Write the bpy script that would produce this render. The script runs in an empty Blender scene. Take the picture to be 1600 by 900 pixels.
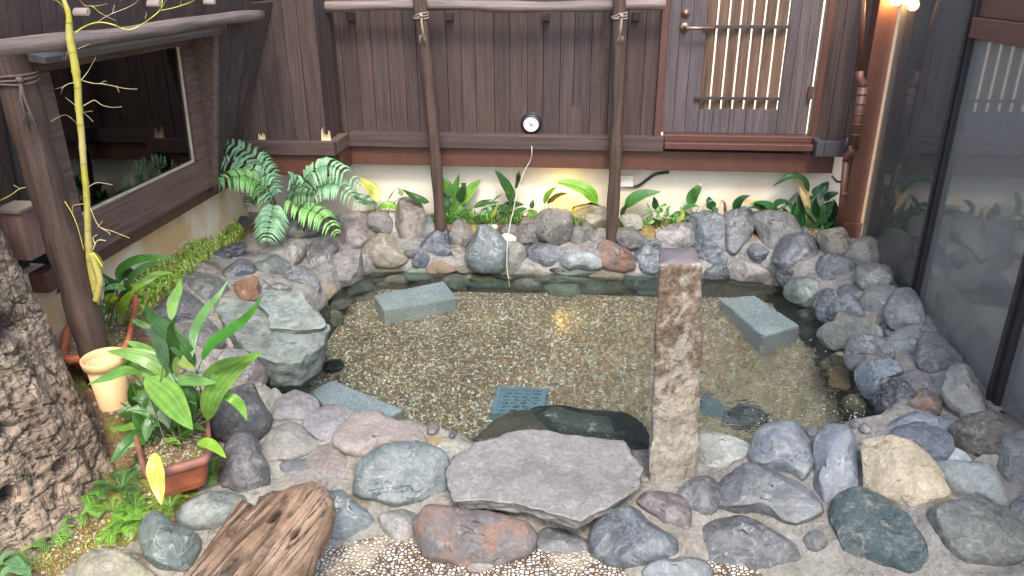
import bpy, bmesh, math, random
import numpy as np
from mathutils import Vector, noise, Matrix
random.seed(7)
C = bpy.context.scene.collection
scene = bpy.context.scene
R = math.radians
# ------------------------------------------------------------- camera, sky, sun, exposure
H = 1.75; PITCH, YAW, ROLL, FPX = R(22.51), R(5.857), R(-.266), 1196.8
FWD = Vector((-math.sin(YAW)*math.cos(PITCH), math.cos(YAW)*math.cos(PITCH), -math.sin(PITCH)))
_rt = Vector((math.cos(YAW), math.sin(YAW), 0)); _up = _rt.cross(FWD)
RT = _rt*math.cos(ROLL)+_up*math.sin(ROLL); UP = -_rt*math.sin(ROLL)+_up*math.cos(ROLL)
CAM = Vector((0, 0, H))
cd = bpy.data.cameras.new('camera'); cam = bpy.data.objects.new('camera', cd); C.objects.link(cam)
cam.matrix_world = Matrix(((RT.x, UP.x, -FWD.x, 0), (RT.y, UP.y, -FWD.y, 0), (RT.z, UP.z, -FWD.z, H), (0, 0, 0, 1)))
cd.sensor_width = 36; cd.sensor_fit = 'HORIZONTAL'; cd.lens = 36*FPX/1600; cd.clip_start = .02; cd.clip_end = 500
scene.camera = cam
w = bpy.data.worlds.new('World'); scene.world = w; w.use_nodes = True
nt = w.node_tree; bg = nt.nodes['Background']; sky = nt.nodes.new('ShaderNodeTexSky')
SUN_EL, SUN_AZ = R(56), R(168)          # azimuth clockwise from +Y: behind the camera, a little right
sky.sky_type = 'NISHITA'; sky.sun_disc = False; sky.sun_elevation = SUN_EL; sky.sun_rotation = SUN_AZ
sky.dust_density = 3.0; sky.air_density = 1.0; sky.ozone_density = .6
nt.links.new(sky.outputs[0], bg.inputs[0]); bg.inputs[1].default_value = .15
sd = bpy.data.lights.new('sun', 'SUN'); sd.energy = .95; sd.angle = R(12); sd.color = (1, .96, .91)
so = bpy.data.objects.new('sun', sd); C.objects.link(so)
sv = Vector((math.sin(SUN_AZ)*math.cos(SUN_EL), math.cos(SUN_AZ)*math.cos(SUN_EL), math.sin(SUN_EL)))
so.rotation_euler = sv.to_track_quat('Z', 'Y').to_euler(); so.location = (0, -1, 5)
vs = scene.view_settings; vs.view_transform = 'Standard'; vs.look = 'None'; vs.gamma = 1; vs.exposure = 1.62
scene.render.engine = 'CYCLES'
# ------------------------------------------------------------- helpers
KEY = {'P': (0, 0, 1), 'A': (500, 280, 2.8125), 'B': (1030, 280, 2.807), 'C': (0, 560, 2.646), 'D': (500, 580, 2.8125),
       'E': (1030, 580, 2.807), 'L': (0, 280, 2.963), 'G': (300, 200, 3.2156), 'K': (100, 400, 3.4618), 'R': (1300, 400, 3.0),
       'M': (640, 250, 5.0), 'N': (940, 250, 4.0), 'Z': (0, 330, 3.9125), 'T': (0, 0, 4.5), 'V': (0, 180, 3.75)}
def px(k, p):
    a, b, s = KEY[k]; return (a+p[0]/s, b+p[1]/s)
def ray(p): return RT*((p[0]-800)/FPX)-UP*((p[1]-450)/FPX)+FWD
def onz(p, z): d = ray(p); return CAM+d*((z-H)/d.z)
def ony(p, y): d = ray(p); return CAM+d*(y/d.y)
def onx(p, x): d = ray(p); return CAM+d*(x/d.x)
def onplane(p, o, n): d = ray(p); return CAM+d*((o-CAM).dot(n)/d.dot(n))
def srgb(r, g, b, k=1.0):
    f = lambda v: ((v/255+.055)/1.055)**2.4 if v > 10 else v/255/12.92
    return (f(r)*k, f(g)*k, f(b)*k, 1)
class MB:
    def __init__(s): s.v = []; s.f = []; s.c = []; s.m = []
    def add(s, vs, fs, col=(1, 1, 1, 1), mi=0):
        n = len(s.v); s.v += [Vector(v) for v in vs]
        for f in fs: s.f.append([i+n for i in f]); s.c.append(col); s.m.append(mi)
    def hexa(s, p, col=(1, 1, 1, 1), mi=0):      # p: 4 bottom + 4 top, same order
        s.add(p, [(3, 2, 1, 0), (4, 5, 6, 7), (0, 1, 5, 4), (1, 2, 6, 5), (2, 3, 7, 6), (3, 0, 4, 7)], col, mi)
    def box(s, a, b, col=(1, 1, 1, 1), mi=0):
        x0, y0, z0 = a; x1, y1, z1 = b
        s.hexa([(x0, y0, z0), (x1, y0, z0), (x1, y1, z0), (x0, y1, z0), (x0, y0, z1), (x1, y0, z1), (x1, y1, z1), (x0, y1, z1)], col, mi)
    def tube(s, pts, rad, seg=12, col=(1, 1, 1, 1), cap=True, wob=0, sq=1.0, mi=0):
        pts = [Vector(p) for p in pts]; n = len(pts); rad = rad if isinstance(rad, (list, tuple)) else [rad]*n
        prev = None; vs = []; fs = []
        for i, p in enumerate(pts):
            t = (pts[min(i+1, n-1)]-pts[max(i-1, 0)]).normalized()
            if prev is None:
                a = t.orthogonal().normalized()
            else:
                a = (prev-t*prev.dot(t)).normalized()
            prev = a; b = t.cross(a)
            for k in range(seg):
                th = 2*math.pi*k/seg; r = rad[i]
                if wob: r *= 1+wob*noise.noise(Vector((math.cos(th)*1.5, math.sin(th)*1.5, i*.35+p.x*3)))
                vs.append(p+a*(math.cos(th)*r)+b*(math.sin(th)*r*sq))
        for i in range(n-1):
            for k in range(seg):
                fs.append((i*seg+k, i*seg+(k+1) % seg, (i+1)*seg+(k+1) % seg, (i+1)*seg+k))
        if cap: fs.append(tuple(reversed(range(seg)))); fs.append(tuple(range((n-1)*seg, n*seg)))
        s.add(vs, fs, col, mi)
    def lathe(s, c, ax, prof, seg=32, col=(1, 1, 1, 1), mi=0):   # prof: (radius, along)
        ax = Vector(ax).normalized(); a = ax.orthogonal().normalized(); b = ax.cross(a); c = Vector(c); vs = []; fs = []
        for r, h in prof:
            for k in range(seg):
                th = 2*math.pi*k/seg; vs.append(c+ax*h+(a*math.cos(th)+b*math.sin(th))*r)
        for i in range(len(prof)-1):
            for k in range(seg): fs.append((i*seg+k, i*seg+(k+1) % seg, (i+1)*seg+(k+1) % seg, (i+1)*seg+k))
        s.add(vs, fs, col, mi)
OFF = {}
def tag(o, label=None, cat=None, group=None, kind=None):
    if label: o['label'] = label
    if cat: o['category'] = cat
    if group: o['group'] = group
    if kind: o['kind'] = kind
    return o
def thing(name, loc, label, cat, group=None):
    o = bpy.data.objects.new(name, None); C.objects.link(o); o.location = loc; o.empty_display_size = .05
    OFF[o.name] = Vector(loc); return tag(o, label, cat, group)
def obj(name, mb, mat, parent=None, origin=None, smooth=False, bevel=0, color=None, label=None, kind=None):
    off = OFF[parent.name] if parent else (Vector(origin) if origin is not None else Vector((0, 0, 0)))
    me = bpy.data.meshes.new(name); me.from_pydata([v-off for v in mb.v], [], mb.f)
    ca = me.color_attributes.new('Col', 'FLOAT_COLOR', 'CORNER')
    buf = []
    for f, c in zip(mb.f, mb.c):
        if isinstance(c[0], (int, float)): buf += list(c)*len(f)
        else:
            for cc in c: buf += list(cc)
    ca.data.foreach_set('color', buf)
    for mt in (mat if isinstance(mat, list) else [mat]): me.materials.append(mt)
    me.polygons.foreach_set('material_index', mb.m)
    me.polygons.foreach_set('use_smooth', [smooth]*len(mb.f)); me.update()
    o = bpy.data.objects.new(name, me); C.objects.link(o)
    if parent: o.parent = parent
    else: o.location = off
    OFF[o.name] = off
    if bevel:
        b = o.modifiers.new('bevel', 'BEVEL'); b.width = bevel; b.segments = 2; b.limit_method = 'ANGLE'; b.angle_limit = R(40)
    if color: o.color = color
    if label: o['label'] = label
    if kind: o['kind'] = kind
    return o
# ------------------------------------------------------------- node material kit
class NT:
    def __init__(s, name):
        s.m = bpy.data.materials.new(name); s.m.use_nodes = True; s.t = s.m.node_tree; s.n = s.t.nodes; s.l = s.t.links
        s.b = s.n['Principled BSDF']; s.out = s.n['Material Output']
    def node(s, ty, **kw):
        nd = s.n.new(ty)
        for k, v in kw.items(): setattr(nd, k, v)
        return nd
    def put(s, sock, v):
        if v is None: return
        if isinstance(v, bpy.types.NodeSocket): s.l.new(v, sock)
        else:
            if isinstance(v, tuple) and hasattr(sock.default_value, '__len__') and len(sock.default_value) != len(v): v = v[:len(sock.default_value)]
            sock.default_value = v
    def coord(s, scale=(1, 1, 1), rnd=False, rot=(0, 0, 0)):
        tc = s.node('ShaderNodeTexCoord'); o = tc.outputs['Object']
        if rnd:
            oi = s.node('ShaderNodeObjectInfo'); o = s.vm('ADD', o, s.vm('SCALE', s.comb(oi.outputs['Random'], oi.outputs['Random'], oi.outputs['Random']), None, 57.3))
        mp = s.node('ShaderNodeMapping'); s.l.new(o, mp.inputs[0]); mp.inputs['Scale'].default_value = scale; mp.inputs['Rotation'].default_value = rot
        return mp.outputs[0]
    def comb(s, a, b, c):
        n = s.node('ShaderNodeCombineXYZ')
        for i, v in enumerate((a, b, c)): s.put(n.inputs[i], v)
        return n.outputs[0]
    def vm(s, op, a, b=None, sc=None):
        n = s.node('ShaderNodeVectorMath', operation=op); s.put(n.inputs[0], a)
        if b is not None: s.put(n.inputs[1], b)
        if sc is not None: s.put(n.inputs['Scale'], sc)
        return n.outputs[0]
    def math(s, op, a, b=0.0, clamp=False):
        n = s.node('ShaderNodeMath', operation=op, use_clamp=clamp); s.put(n.inputs[0], a); s.put(n.inputs[1], b); return n.outputs[0]
    def noise(s, vec, scale, detail=6, rough=.6, dist=0, color=False):
        n = s.node('ShaderNodeTexNoise'); s.put(n.inputs['Vector'], vec); s.put(n.inputs['Scale'], scale); s.put(n.inputs['Detail'], detail)
        s.put(n.inputs['Roughness'], rough); s.put(n.inputs['Distortion'], dist); return n.outputs['Color' if color else 'Fac']
    def vor(s, vec, scale, feature='F1', out='Distance', rand=1.0):
        n = s.node('ShaderNodeTexVoronoi', feature=feature); s.put(n.inputs['Vector'], vec); s.put(n.inputs['Scale'], scale); s.put(n.inputs['Randomness'], rand); return n.outputs[out]
    def ramp(s, f, stops, interp='LINEAR'):
        n = s.node('ShaderNodeValToRGB'); n.color_ramp.interpolation = interp; cr = n.color_ramp
        while len(cr.elements) < len(stops): cr.elements.new(.5)
        for e, (p, c) in zip(cr.elements, stops):
            e.position = p; e.color = c if isinstance(c, tuple) else (c, c, c, 1)
        s.put(n.inputs[0], f); return n.outputs[0]
    def mix(s, f, a, b, mode='MIX'):
        n = s.node('ShaderNodeMix', data_type='RGBA', blend_type=mode); s.put(n.inputs[0], f); s.put(n.inputs[6], a); s.put(n.inputs[7], b); return n.outputs[2]
    def bump(s, h, strength=.5, dist=.01, nrm=None):
        n = s.node('ShaderNodeBump'); s.put(n.inputs['Height'], h); s.put(n.inputs['Strength'], strength); s.put(n.inputs['Distance'], dist)
        if nrm is not None: s.l.new(nrm, n.inputs['Normal'])
        return n.outputs[0]
    def attr(s): n = s.node('ShaderNodeVertexColor', layer_name='Col'); return n.outputs[0]
    def fin(s, col, rough=.7, nrm=None, spec=.5):
        s.put(s.b.inputs['Base Color'], col); s.put(s.b.inputs['Roughness'], rough); s.put(s.b.inputs['Specular IOR Level'], spec)
        if nrm is not None: s.l.new(nrm, s.b.inputs['Normal'])
        return s.m
def m_stone(name, var=.5, speck=.25, vein=.0, patch=.3, patchcol=(.45, .44, .42, 1), rough=.62, bump=1.0, strata=0, rust=0, bscale=1):
    t = NT(name); oi = t.node('ShaderNodeObjectInfo'); base = oi.outputs['Color']
    bw = t.node('ShaderNodeRGBToBW'); t.l.new(base, bw.inputs[0]); base = t.mix(.30, base, bw.outputs[0]); base = t.mix(1.0, base, (.65, .715, .69, 1), 'MULTIPLY')
    v = t.coord((1, 1, 1), True); vw = t.vm('ADD', v, t.vm('SCALE', t.noise(v, 7, 3, color=True), None, .12))
    n1 = t.noise(vw, 9, 8, .62); n2 = t.noise(v, 90, 6, .7); n3 = t.noise(vw, 26, 8, .7, .6)
    vs2 = t.coord((1, 1, 5), True, (.6, .5, .3)); ns = t.noise(vs2, 9, 5, .6, .5)
    c = t.mix(1.0, base, t.ramp(n1, [(.25, 1-var), (.75, 1+var)]), 'MULTIPLY')
    if strata: c = t.mix(strata, c, t.mix(1.0, c, t.ramp(ns, [(.35, .55), (.5, 1.25), (.65, .7)]), 'MULTIPLY'))
    c = t.mix(t.math('MULTIPLY', t.ramp(n3, [(.5, 0.), (.72, 1.)]), patch), c, patchcol)
    if rust: c = t.mix(t.math('MULTIPLY', t.ramp(t.noise(vw, 14, 6, .6), [(.47, 0.), (.6, 1.)]), rust), c, (.33, .13, .045, 1))
    if vein:
        vn = t.noise(vw, 5.5, 3, .5, .8); vl = t.math('ABSOLUTE', t.math('SUBTRACT', vn, .5))
        c = t.mix(t.math('MULTIPLY', t.ramp(vl, [(.0, 1.), (.006, 0.)]), vein*.55), c, (.55, .53, .48, 1))
    c = t.mix(1.0, c, t.ramp(n2, [(.3, 1-speck), (.7, 1+speck)]), 'MULTIPLY')
    ck = t.vor(t.vm('ADD', v, t.vm('SCALE', t.noise(v, 12, 4, color=True), None, .09)), 7*bscale, 'DISTANCE_TO_EDGE')
    crack = t.ramp(ck, [(0., 0.), (.018, 1.)])
    c = t.mix(t.math('MULTIPLY', t.ramp(t.noise(v, 3.5, 5, .6), [(.5, 0.), (.66, .45)]), 1.), c, t.mix(1.0, c, (.55, .55, .58, 1), 'MULTIPLY'))
    c = t.mix(t.math('MULTIPLY', t.ramp(t.noise(v, 17, 9, .78), [(.56, 0.), (.66, 1.)]), .35), c, (.42, .41, .39, 1))
    ln = t.math('ABSOLUTE', t.math('SUBTRACT', t.noise(t.vm('ADD', vs2, t.vm('SCALE', t.noise(v, 5, 4, color=True), None, .35)), 4.2, 5, .55, .3), .5)); lk = t.ramp(ln, [(0., 1.), (.010, .5), (.022, 0.)]); lk = t.math('MULTIPLY', lk, t.ramp(t.noise(v, 6, 3), [(.52, 0.), (.64, 1.)]))
    c = t.mix(t.math('MULTIPLY', lk, .5), c, t.mix(1.0, c, (.3, .27, .25, 1), 'MULTIPLY')); n4 = t.noise(vw, 60, 9, .75)
    c = t.mix(1.0, c, t.ramp(n4, [(.3, .72), (.7, 1.22)]), 'MULTIPLY')
    h = t.math('ADD', t.math('SUBTRACT', t.math('MULTIPLY', n4, .22), t.math('MULTIPLY', lk, .22)), t.math('ADD', t.math('MULTIPLY', n3, .38), t.math('ADD', t.math('MULTIPLY', n2, .10), t.math('MULTIPLY', crack, .0 if bscale == 1 else .06))))
    rr = t.ramp(n3, [(.3, max(.05, rough-.12)), (.7, min(1, rough+.12))])
    nrm = t.bump(h, .9, .021*bump)
    if rough < .6: t.b.inputs['Coat Weight'].default_value = .6 if rough > .3 else .9; t.b.inputs['Coat Roughness'].default_value = .28 if rough > .3 else .12; t.l.new(nrm, t.b.inputs['Coat Normal'])
    return t.fin(c, rr, nrm)
def m_wood(name, c1, c2, scale=(60, 60, 2.5), rough=.7, bump=.5, knots=True, grey=.15, pale=0.0, usecol=True):
    t = NT(name); v = t.coord(scale); v1 = t.coord((1, 1, 1))
    n = t.noise(v, 1, 7, .65, .6); nb = t.noise(v, 3.2, 5, .7); big = t.noise(v1, 2.5, 4, .6)
    c = t.mix(t.ramp(n, [(.3, 0.), (.72, 1.)]), c1, c2)
    c = t.mix(t.math('MULTIPLY', t.ramp(nb, [(.5, 0.), (.75, 1.)]), grey), c, (.26, .225, .20, 1))
    c = t.mix(t.math('MULTIPLY', t.ramp(big, [(.35, 0.), (.7, 1.)]), .35), c, t.mix(1.0, c, (.62, .6, .62, 1), 'MULTIPLY'))
    if usecol: c = t.mix(1.0, c, t.attr(), 'MULTIPLY')
    c = t.mix(t.math('MULTIPLY', t.ramp(t.noise(t.coord(tuple(min(s, 9) if s > 20 else s*.5 for s in scale)), 1, 5, .6), [(.52, 0.), (.68, .5)]), 1.), c, t.mix(1.0, c, (1.5, 1.42, 1.38, 1), 'MULTIPLY'))
    h = t.math('ADD', n, t.math('MULTIPLY', nb, .5))
    if knots:
        vk = t.coord((1 if scale[0] > 20 else .35, 1 if scale[1] > 20 else .35, 1 if scale[2] > 20 else .35)); kd = t.vor(vk, 3.6)
        kn = t.ramp(kd, [(.0, 1.), (.035, .7), (.05, 0.)]); c = t.mix(kn, c, (.028, .018, .014, 1))
        h = t.math('SUBTRACT', h, kn)
    return t.fin(c, t.ramp(nb, [(.3, rough-.1), (.7, min(1, rough+.1))]), t.bump(h, bump, .004))
def m_plain(name, col, rough=.5, metal=0, spec=.5, bumpy=0, var=.15):
    t = NT(name); v = t.coord(); n = t.noise(v, 18, 6); c = t.mix(1.0, col, t.ramp(n, [(.3, 1-var), (.7, 1+var)]), 'MULTIPLY')
    t.b.inputs['Metallic'].default_value = metal
    return t.fin(c, rough, t.bump(t.noise(v, 160, 5), bumpy, .004) if bumpy else None, spec)
def m_emit(name, col, st):
    t = NT(name); t.b.inputs['Base Color'].default_value = col; t.b.inputs['Emission Color'].default_value = col; t.b.inputs['Emission Strength'].default_value = st
    return t.m
def m_leaf(name, gloss=.35, veins=True, trans=.15):
    t = NT(name); c = t.attr(); v = t.coord((1, 1, 1)); n = t.noise(v, 14, 4)
    c = t.mix(1.0, c, t.ramp(n, [(.3, .72), (.7, 1.25)]), 'MULTIPLY')
    t.b.inputs['Subsurface Weight'].default_value = 0
    p = t.fin(c, gloss, t.bump(t.noise(v, 70, 3), .25, .003), .45)
    tr = t.node('ShaderNodeBsdfTranslucent'); t.put(tr.inputs[0], t.mix(1.0, c, (1.3, 1.5, .5, 1), 'MULTIPLY'))
    mx = t.node('ShaderNodeMixShader'); mx.inputs[0].default_value = trans
    t.l.new(t.b.outputs[0], mx.inputs[1]); t.l.new(tr.outputs[0], mx.inputs[2]); t.l.new(mx.outputs[0], t.out.inputs[0]); return t.m
M = {}
M['s'] = m_stone('stone_smooth', .55, .15, .25, .3, rough=.38, bump=.6)
M['r'] = m_stone('stone_rough', .45, .28, 0, .35, rough=.58, bump=1.0)
M['v'] = m_stone('stone_veined', .35, .15, .8, .2, rough=.46, bump=.7, strata=.4)
M['w'] = m_stone('stone_wet', .45, .18, .3, .3, (.33, .36, .4, 1), rough=.24, bump=1.1)
M['o'] = m_stone('stone_rusty', .35, .2, 0, .2, rough=.6, bump=.8, rust=.3)
M['t'] = m_stone('stone_banded', .3, .15, .2, .3, rough=.65, bump=.7, strata=.9)
M['u'] = m_stone('stone_underwater', .4, .2, .1, .25, (.16, .19, .13, 1), rough=.8, bump=.6)
M['q'] = m_stone('stone_pitted', .25, .18, 0, .35, (.62, .56, .45, 1), rough=.8, bump=1.5, bscale=1.3)
M['f'] = m_stone('stone_flat_slab', .22, .25, 0, .4, (.42, .40, .44, 1), rough=.6, bump=.5)
DW = srgb(46, 35, 32); DW2 = srgb(82, 65, 60)
M['plank'] = m_wood('fence_planks', DW, DW2)
M['planky'] = m_wood('rail_timber_x', srgb(52, 39, 37), srgb(88, 71, 66), (2.5, 60, 60))
M['plankyy'] = m_wood('rail_timber_y', srgb(70, 52, 45), srgb(116, 94, 82), (60, 2.5, 60))
M['log'] = m_wood('log_bark', srgb(46, 34, 29), srgb(92, 72, 60), (50, 50, 2), bump=.9)
M['logx'] = m_wood('log_weathered_x', srgb(78, 66, 62), srgb(150, 136, 126), (2, 50, 50), bump=.8)
M['logy'] = m_wood('log_weathered_y', srgb(78, 66, 62), srgb(140, 124, 114), (50, 2, 50), bump=.8)
M['brown'] = m_plain('brown_painted_steel', srgb(88, 56, 44), .45, bumpy=.25)
M['brown2'] = m_plain('dark_brown_paint', srgb(84, 52, 44), .5, bumpy=.2)
M['black'] = m_plain('black_metal', srgb(36, 38, 42), .4)
M['iron'] = m_plain('iron_bar', srgb(70, 66, 68), .45, .4)
M['brass'] = m_plain('worn_bronze', srgb(140, 112, 98), .35, .7)
M['white'] = m_plain('white_plastic', srgb(215, 213, 205), .4, var=.04)
M['rope'] = m_plain('hemp_rope', srgb(150, 132, 116), .9, bumpy=.6)
M['ropedark'] = m_plain('old_rope', srgb(104, 88, 80), .9, bumpy=.6)
def m_plaster():
    t = NT('lime_plaster'); v = t.coord(); n = t.noise(v, 2.2, 5, .55, .4); n2 = t.noise(v, 60, 6, .7)
    sp = t.node('ShaderNodeSeparateXYZ'); t.l.new(v, sp.inputs[0])
    c = t.mix(t.ramp(n, [(.35, 0.), (.7, 1.)]), srgb(232, 226, 212), srgb(212, 200, 176))
    c = t.mix(1.0, c, t.attr(), 'MULTIPLY')
    return t.fin(c, .85, t.bump(n2, .35, .004))
M['plaster'] = m_plaster()
def m_warm_plaster():
    t = NT('painted_lamplight_plaster'); v = t.coord(); n = t.noise(v, 3.0, 4, .55, .8); n2 = t.noise(v, 60, 6, .7)
    c = t.mix(t.ramp(n, [(.4, 0.), (.62, 1.)]), srgb(224, 212, 190), srgb(204, 168, 120))  # ochre patches painted in for warm lamplight on the wall
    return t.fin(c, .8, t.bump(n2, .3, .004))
M['warm_plaster'] = m_warm_plaster()
def m_mortar():
    t = NT('cement_mortar'); v = t.coord(); n = t.noise(v, 3, 6, .6, .4); n2 = t.noise(v, 45, 8, .75); n3 = t.noise(v, 11, 6, .6)
    c = t.mix(t.ramp(n, [(.35, 0.), (.65, 1.)]), srgb(216, 209, 190), srgb(186, 181, 170))
    c = t.mix(t.math('MULTIPLY', t.ramp(n3, [(.5, 0.), (.66, 1.)]), .75), c, srgb(138, 124, 100))
    c = t.mix(t.math('MULTIPLY', t.ramp(t.noise(v, 22, 7, .7, 1.0), [(.55, 0.), (.64, 1.)]), .5), c, srgb(226, 222, 212)); ck = t.vor(t.vm('ADD', v, t.vm('SCALE', t.noise(v, 9, 5, color=True), None, .2)), 3.1, 'DISTANCE_TO_EDGE'); c = t.mix(t.math('MULTIPLY', t.ramp(ck, [(0., 1.), (.012, 0.)]), .7), c, srgb(88, 78, 66))
    sp = t.node('ShaderNodeSeparateXYZ'); t.l.new(v, sp.inputs[0]); bk = t.math('MULTIPLY', t.math('ADD', t.math('MULTIPLY', sp.outputs[1], 1.), t.math('MULTIPLY', sp.outputs[0], .6)), .25)
    c = t.mix(t.ramp(bk, [(.50, 0.), (.68, .85)]), c, t.mix(t.ramp(n3, [(.35, 0.), (.65, 1.)]), srgb(124, 121, 118), srgb(190, 188, 184)))
    zz = t.math('ADD', sp.outputs[2], t.math('MULTIPLY', t.math('SUBTRACT', n3, .5), .06)); yw = t.math('MULTIPLY', sp.outputs[1], .25); c = t.mix(t.math('MULTIPLY', t.ramp(yw, [(.585, 0.), (.61, 1.)]), t.ramp(zz, [(.065, 1.), (.115, 0.)])), c, t.mix(n2, srgb(58, 62, 50), srgb(104, 98, 76)))
    c = t.mix(1.0, c, t.ramp(n2, [(.3, .62), (.7, 1.25)]), 'MULTIPLY')
    return t.fin(c, .85, t.bump(t.math('ADD', n2, t.math('MULTIPLY', n3, 1.5)), 1.0, .04))
M['mortar'] = m_mortar()
def m_soil():
    t = NT('mossy_soil'); v = t.coord(); n = t.noise(v, 7, 6, .6); n2 = t.noise(v, 70, 6, .7); vc = t.vor(v, 55, 'F1', 'Color'); vd = t.vor(v, 55)
    c = t.mix(t.ramp(n2, [(.3, 0.), (.7, 1.)]), srgb(92, 68, 46), srgb(150, 122, 88))
    c = t.mix(t.math('MULTIPLY', t.ramp(vc, [(.6, 0.), (.75, 1.)]), t.ramp(vd, [(.3, 1.), (.45, 0.)])), c, srgb(196, 178, 150))
    c = t.mix(t.ramp(n, [(.5, 0.), (.62, .85)]), c, t.mix(n2, srgb(96, 112, 36), srgb(146, 150, 60)))
    return t.fin(c, .9, t.bump(t.math('ADD', n2, t.math('MULTIPLY', vd, -1.)), .9, .01))
M['soil'] = m_soil()
def m_gravel():
    t = NT('pool_gravel'); v = t.coord((1, 1, .2)); sc = 92
    vw = t.vm('ADD', v, t.vm('SCALE', t.noise(v, 40, 2, color=True), None, .012))
    col = t.vor(vw, sc, 'F1', 'Color'); d = t.vor(vw, sc, 'DISTANCE_TO_EDGE'); sp = t.node('ShaderNodeSeparateColor'); t.l.new(col, sp.inputs[0])
    c = t.ramp(sp.outputs[0], [(0, srgb(122, 98, 76)), (.16, srgb(176, 136, 96)), (.32, srgb(150, 142, 106)), (.46, srgb(204, 180, 136)), (.60, srgb(164, 104, 68)), (.70, srgb(220, 208, 174)), (.82, srgb(248, 246, 236)), (.94, srgb(88, 92, 82))], 'CONSTANT')
    c = t.mix(t.ramp(d, [(0.0, 0.), (.16, 1.)]), srgb(66, 54, 40), c)
    c = t.mix(.10, c, srgb(176, 168, 150)); c = t.mix(1.0, c, (1.12, 1.14, 1.16, 1), 'MULTIPLY')
    c = t.mix(1.0, c, t.ramp(t.noise(v, 4, 4), [(.3, .8), (.7, 1.15)]), 'MULTIPLY')
    return t.fin(c, .45, t.bump(t.ramp(d, [(0, 0.), (.35, 1.)]), .9, .006))
M['gravel'] = m_gravel()
def m_pebble():
    t = NT('pebble_paving'); v = t.coord((1, 1, .2)); sc = 70; vw = t.vm('ADD', v, t.vm('SCALE', t.noise(v, 20, 2, color=True), None, .02))
    col = t.vor(vw, sc, 'F1', 'Color', .8); d = t.vor(vw, sc, 'DISTANCE_TO_EDGE', rand=.8); sp = t.node('ShaderNodeSeparateColor'); t.l.new(col, sp.inputs[0])
    c = t.ramp(sp.outputs[0], [(0, srgb(236, 226, 208)), (.4, srgb(214, 202, 184)), (.6, srgb(228, 220, 206)), (.8, srgb(190, 168, 140))], 'CONSTANT')
    c = t.mix(t.ramp(d, [(0.09, 0.), (.16, 1.)]), srgb(92, 76, 64), c)
    c = t.mix(t.ramp(t.noise(v, 3.2, 4, .5), [(.52, 0.), (.62, .9)]), c, srgb(196, 184, 160))
    return t.fin(c, .4, t.bump(t.ramp(d, [(0, 0.), (.3, 1.)]), .9, .008))
M['pebble'] = m_pebble()
def m_water():
    t = NT('spring_water'); v = t.coord((1, 1, 1))
    n = t.noise(v, 9, 3, .5, .5); n2 = t.noise(v, 30, 3, .5, .8)
    sp = t.node('ShaderNodeSeparateXYZ'); t.l.new(v, sp.inputs[0])
    gx = t.math('SUBTRACT', sp.outputs[0], 1.1); gy = t.math('SUBTRACT', sp.outputs[1], 2.75)
    d = t.math('SQRT', t.math('ADD', t.math('MULTIPLY', gx, gx), t.math('MULTIPLY', gy, gy)))
    amp = t.ramp(t.math('MULTIPLY', d, .5), [(0., 1.), (.3, .55), (.7, .12), (1., .08)])
    hh = t.math('MULTIPLY', t.math('ADD', n, t.math('MULTIPLY', n2, .22)), amp)
    nr = t.bump(hh, 1.0, .038)
    fr = t.node('ShaderNodeFresnel'); fr.inputs[0].default_value = 1.36; t.l.new(nr, fr.inputs['Normal'])
    tr = t.node('ShaderNodeBsdfRefraction'); tr.inputs[0].default_value = (.85, .925, .92, 1); tr.inputs['IOR'].default_value = 1.10; tr.inputs['Roughness'].default_value = 0; t.l.new(nr, tr.inputs['Normal'])
    gl = t.node('ShaderNodeBsdfGlossy'); gl.inputs['Roughness'].default_value = .03; t.l.new(nr, gl.inputs['Normal'])
    mx = t.node('ShaderNodeMixShader'); t.l.new(fr.outputs[0], mx.inputs[0]); t.l.new(tr.outputs[0], mx.inputs[1]); t.l.new(gl.outputs[0], mx.inputs[2])
    t.l.new(mx.outputs[0], t.out.inputs[0]); return t.m
M['water'] = m_water()
def m_glass(name, tint=(.75, .85, .85, 1), rib=0, ior=1.55, rough=.02, film=0):
    t = NT(name); fr = t.node('ShaderNodeFresnel'); fr.inputs[0].default_value = ior
    tr = t.node('ShaderNodeBsdfTransparent'); tr.inputs[0].default_value = tint
    gl = t.node('ShaderNodeBsdfGlossy'); gl.inputs['Roughness'].default_value = rough
    if rib:
        v = t.coord(); wv = t.node('ShaderNodeTexWave'); wv.bands_direction = 'Y'; t.l.new(v, wv.inputs[0]); wv.inputs['Scale'].default_value = rib
        c = t.mix(wv.outputs['Fac'], tint, tuple(x*.9 for x in tint[:3])+(1,)); t.l.new(c, tr.inputs[0])
    mx = t.node('ShaderNodeMixShader'); t.l.new(fr.outputs[0], mx.inputs[0]); t.l.new(tr.outputs[0], mx.inputs[1]); t.l.new(gl.outputs[0], mx.inputs[2])
    if rib:
        t.l.new(t.math('MULTIPLY', fr.outputs[0], t.ramp(wv.outputs['Fac'], [(.2, .9), (.9, 1.2)])), mx.inputs[0])
    res = mx.outputs[0]
    if film:
        df = t.node('ShaderNodeBsdfDiffuse'); df.inputs[0].default_value = (.55, .55, .53, 1); m2 = t.node('ShaderNodeMixShader'); m2.inputs[0].default_value = film
        if rib: t.l.new(t.math('MULTIPLY', t.ramp(wv.outputs['Fac'], [(.2, .88), (.9, 1.2)]), film), m2.inputs[0])
        t.l.new(res, m2.inputs[1]); t.l.new(df.outputs[0], m2.inputs[2]); res = m2.outputs[0]
    t.l.new(res, t.out.inputs[0]); return t.m
M['glass'] = m_glass('window_glass', (.4, .52, .6, 1))
M['glassdoor'] = m_glass('clear_door_glass', (.7, .8, .82, 1), ior=1.75, film=.08)
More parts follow.
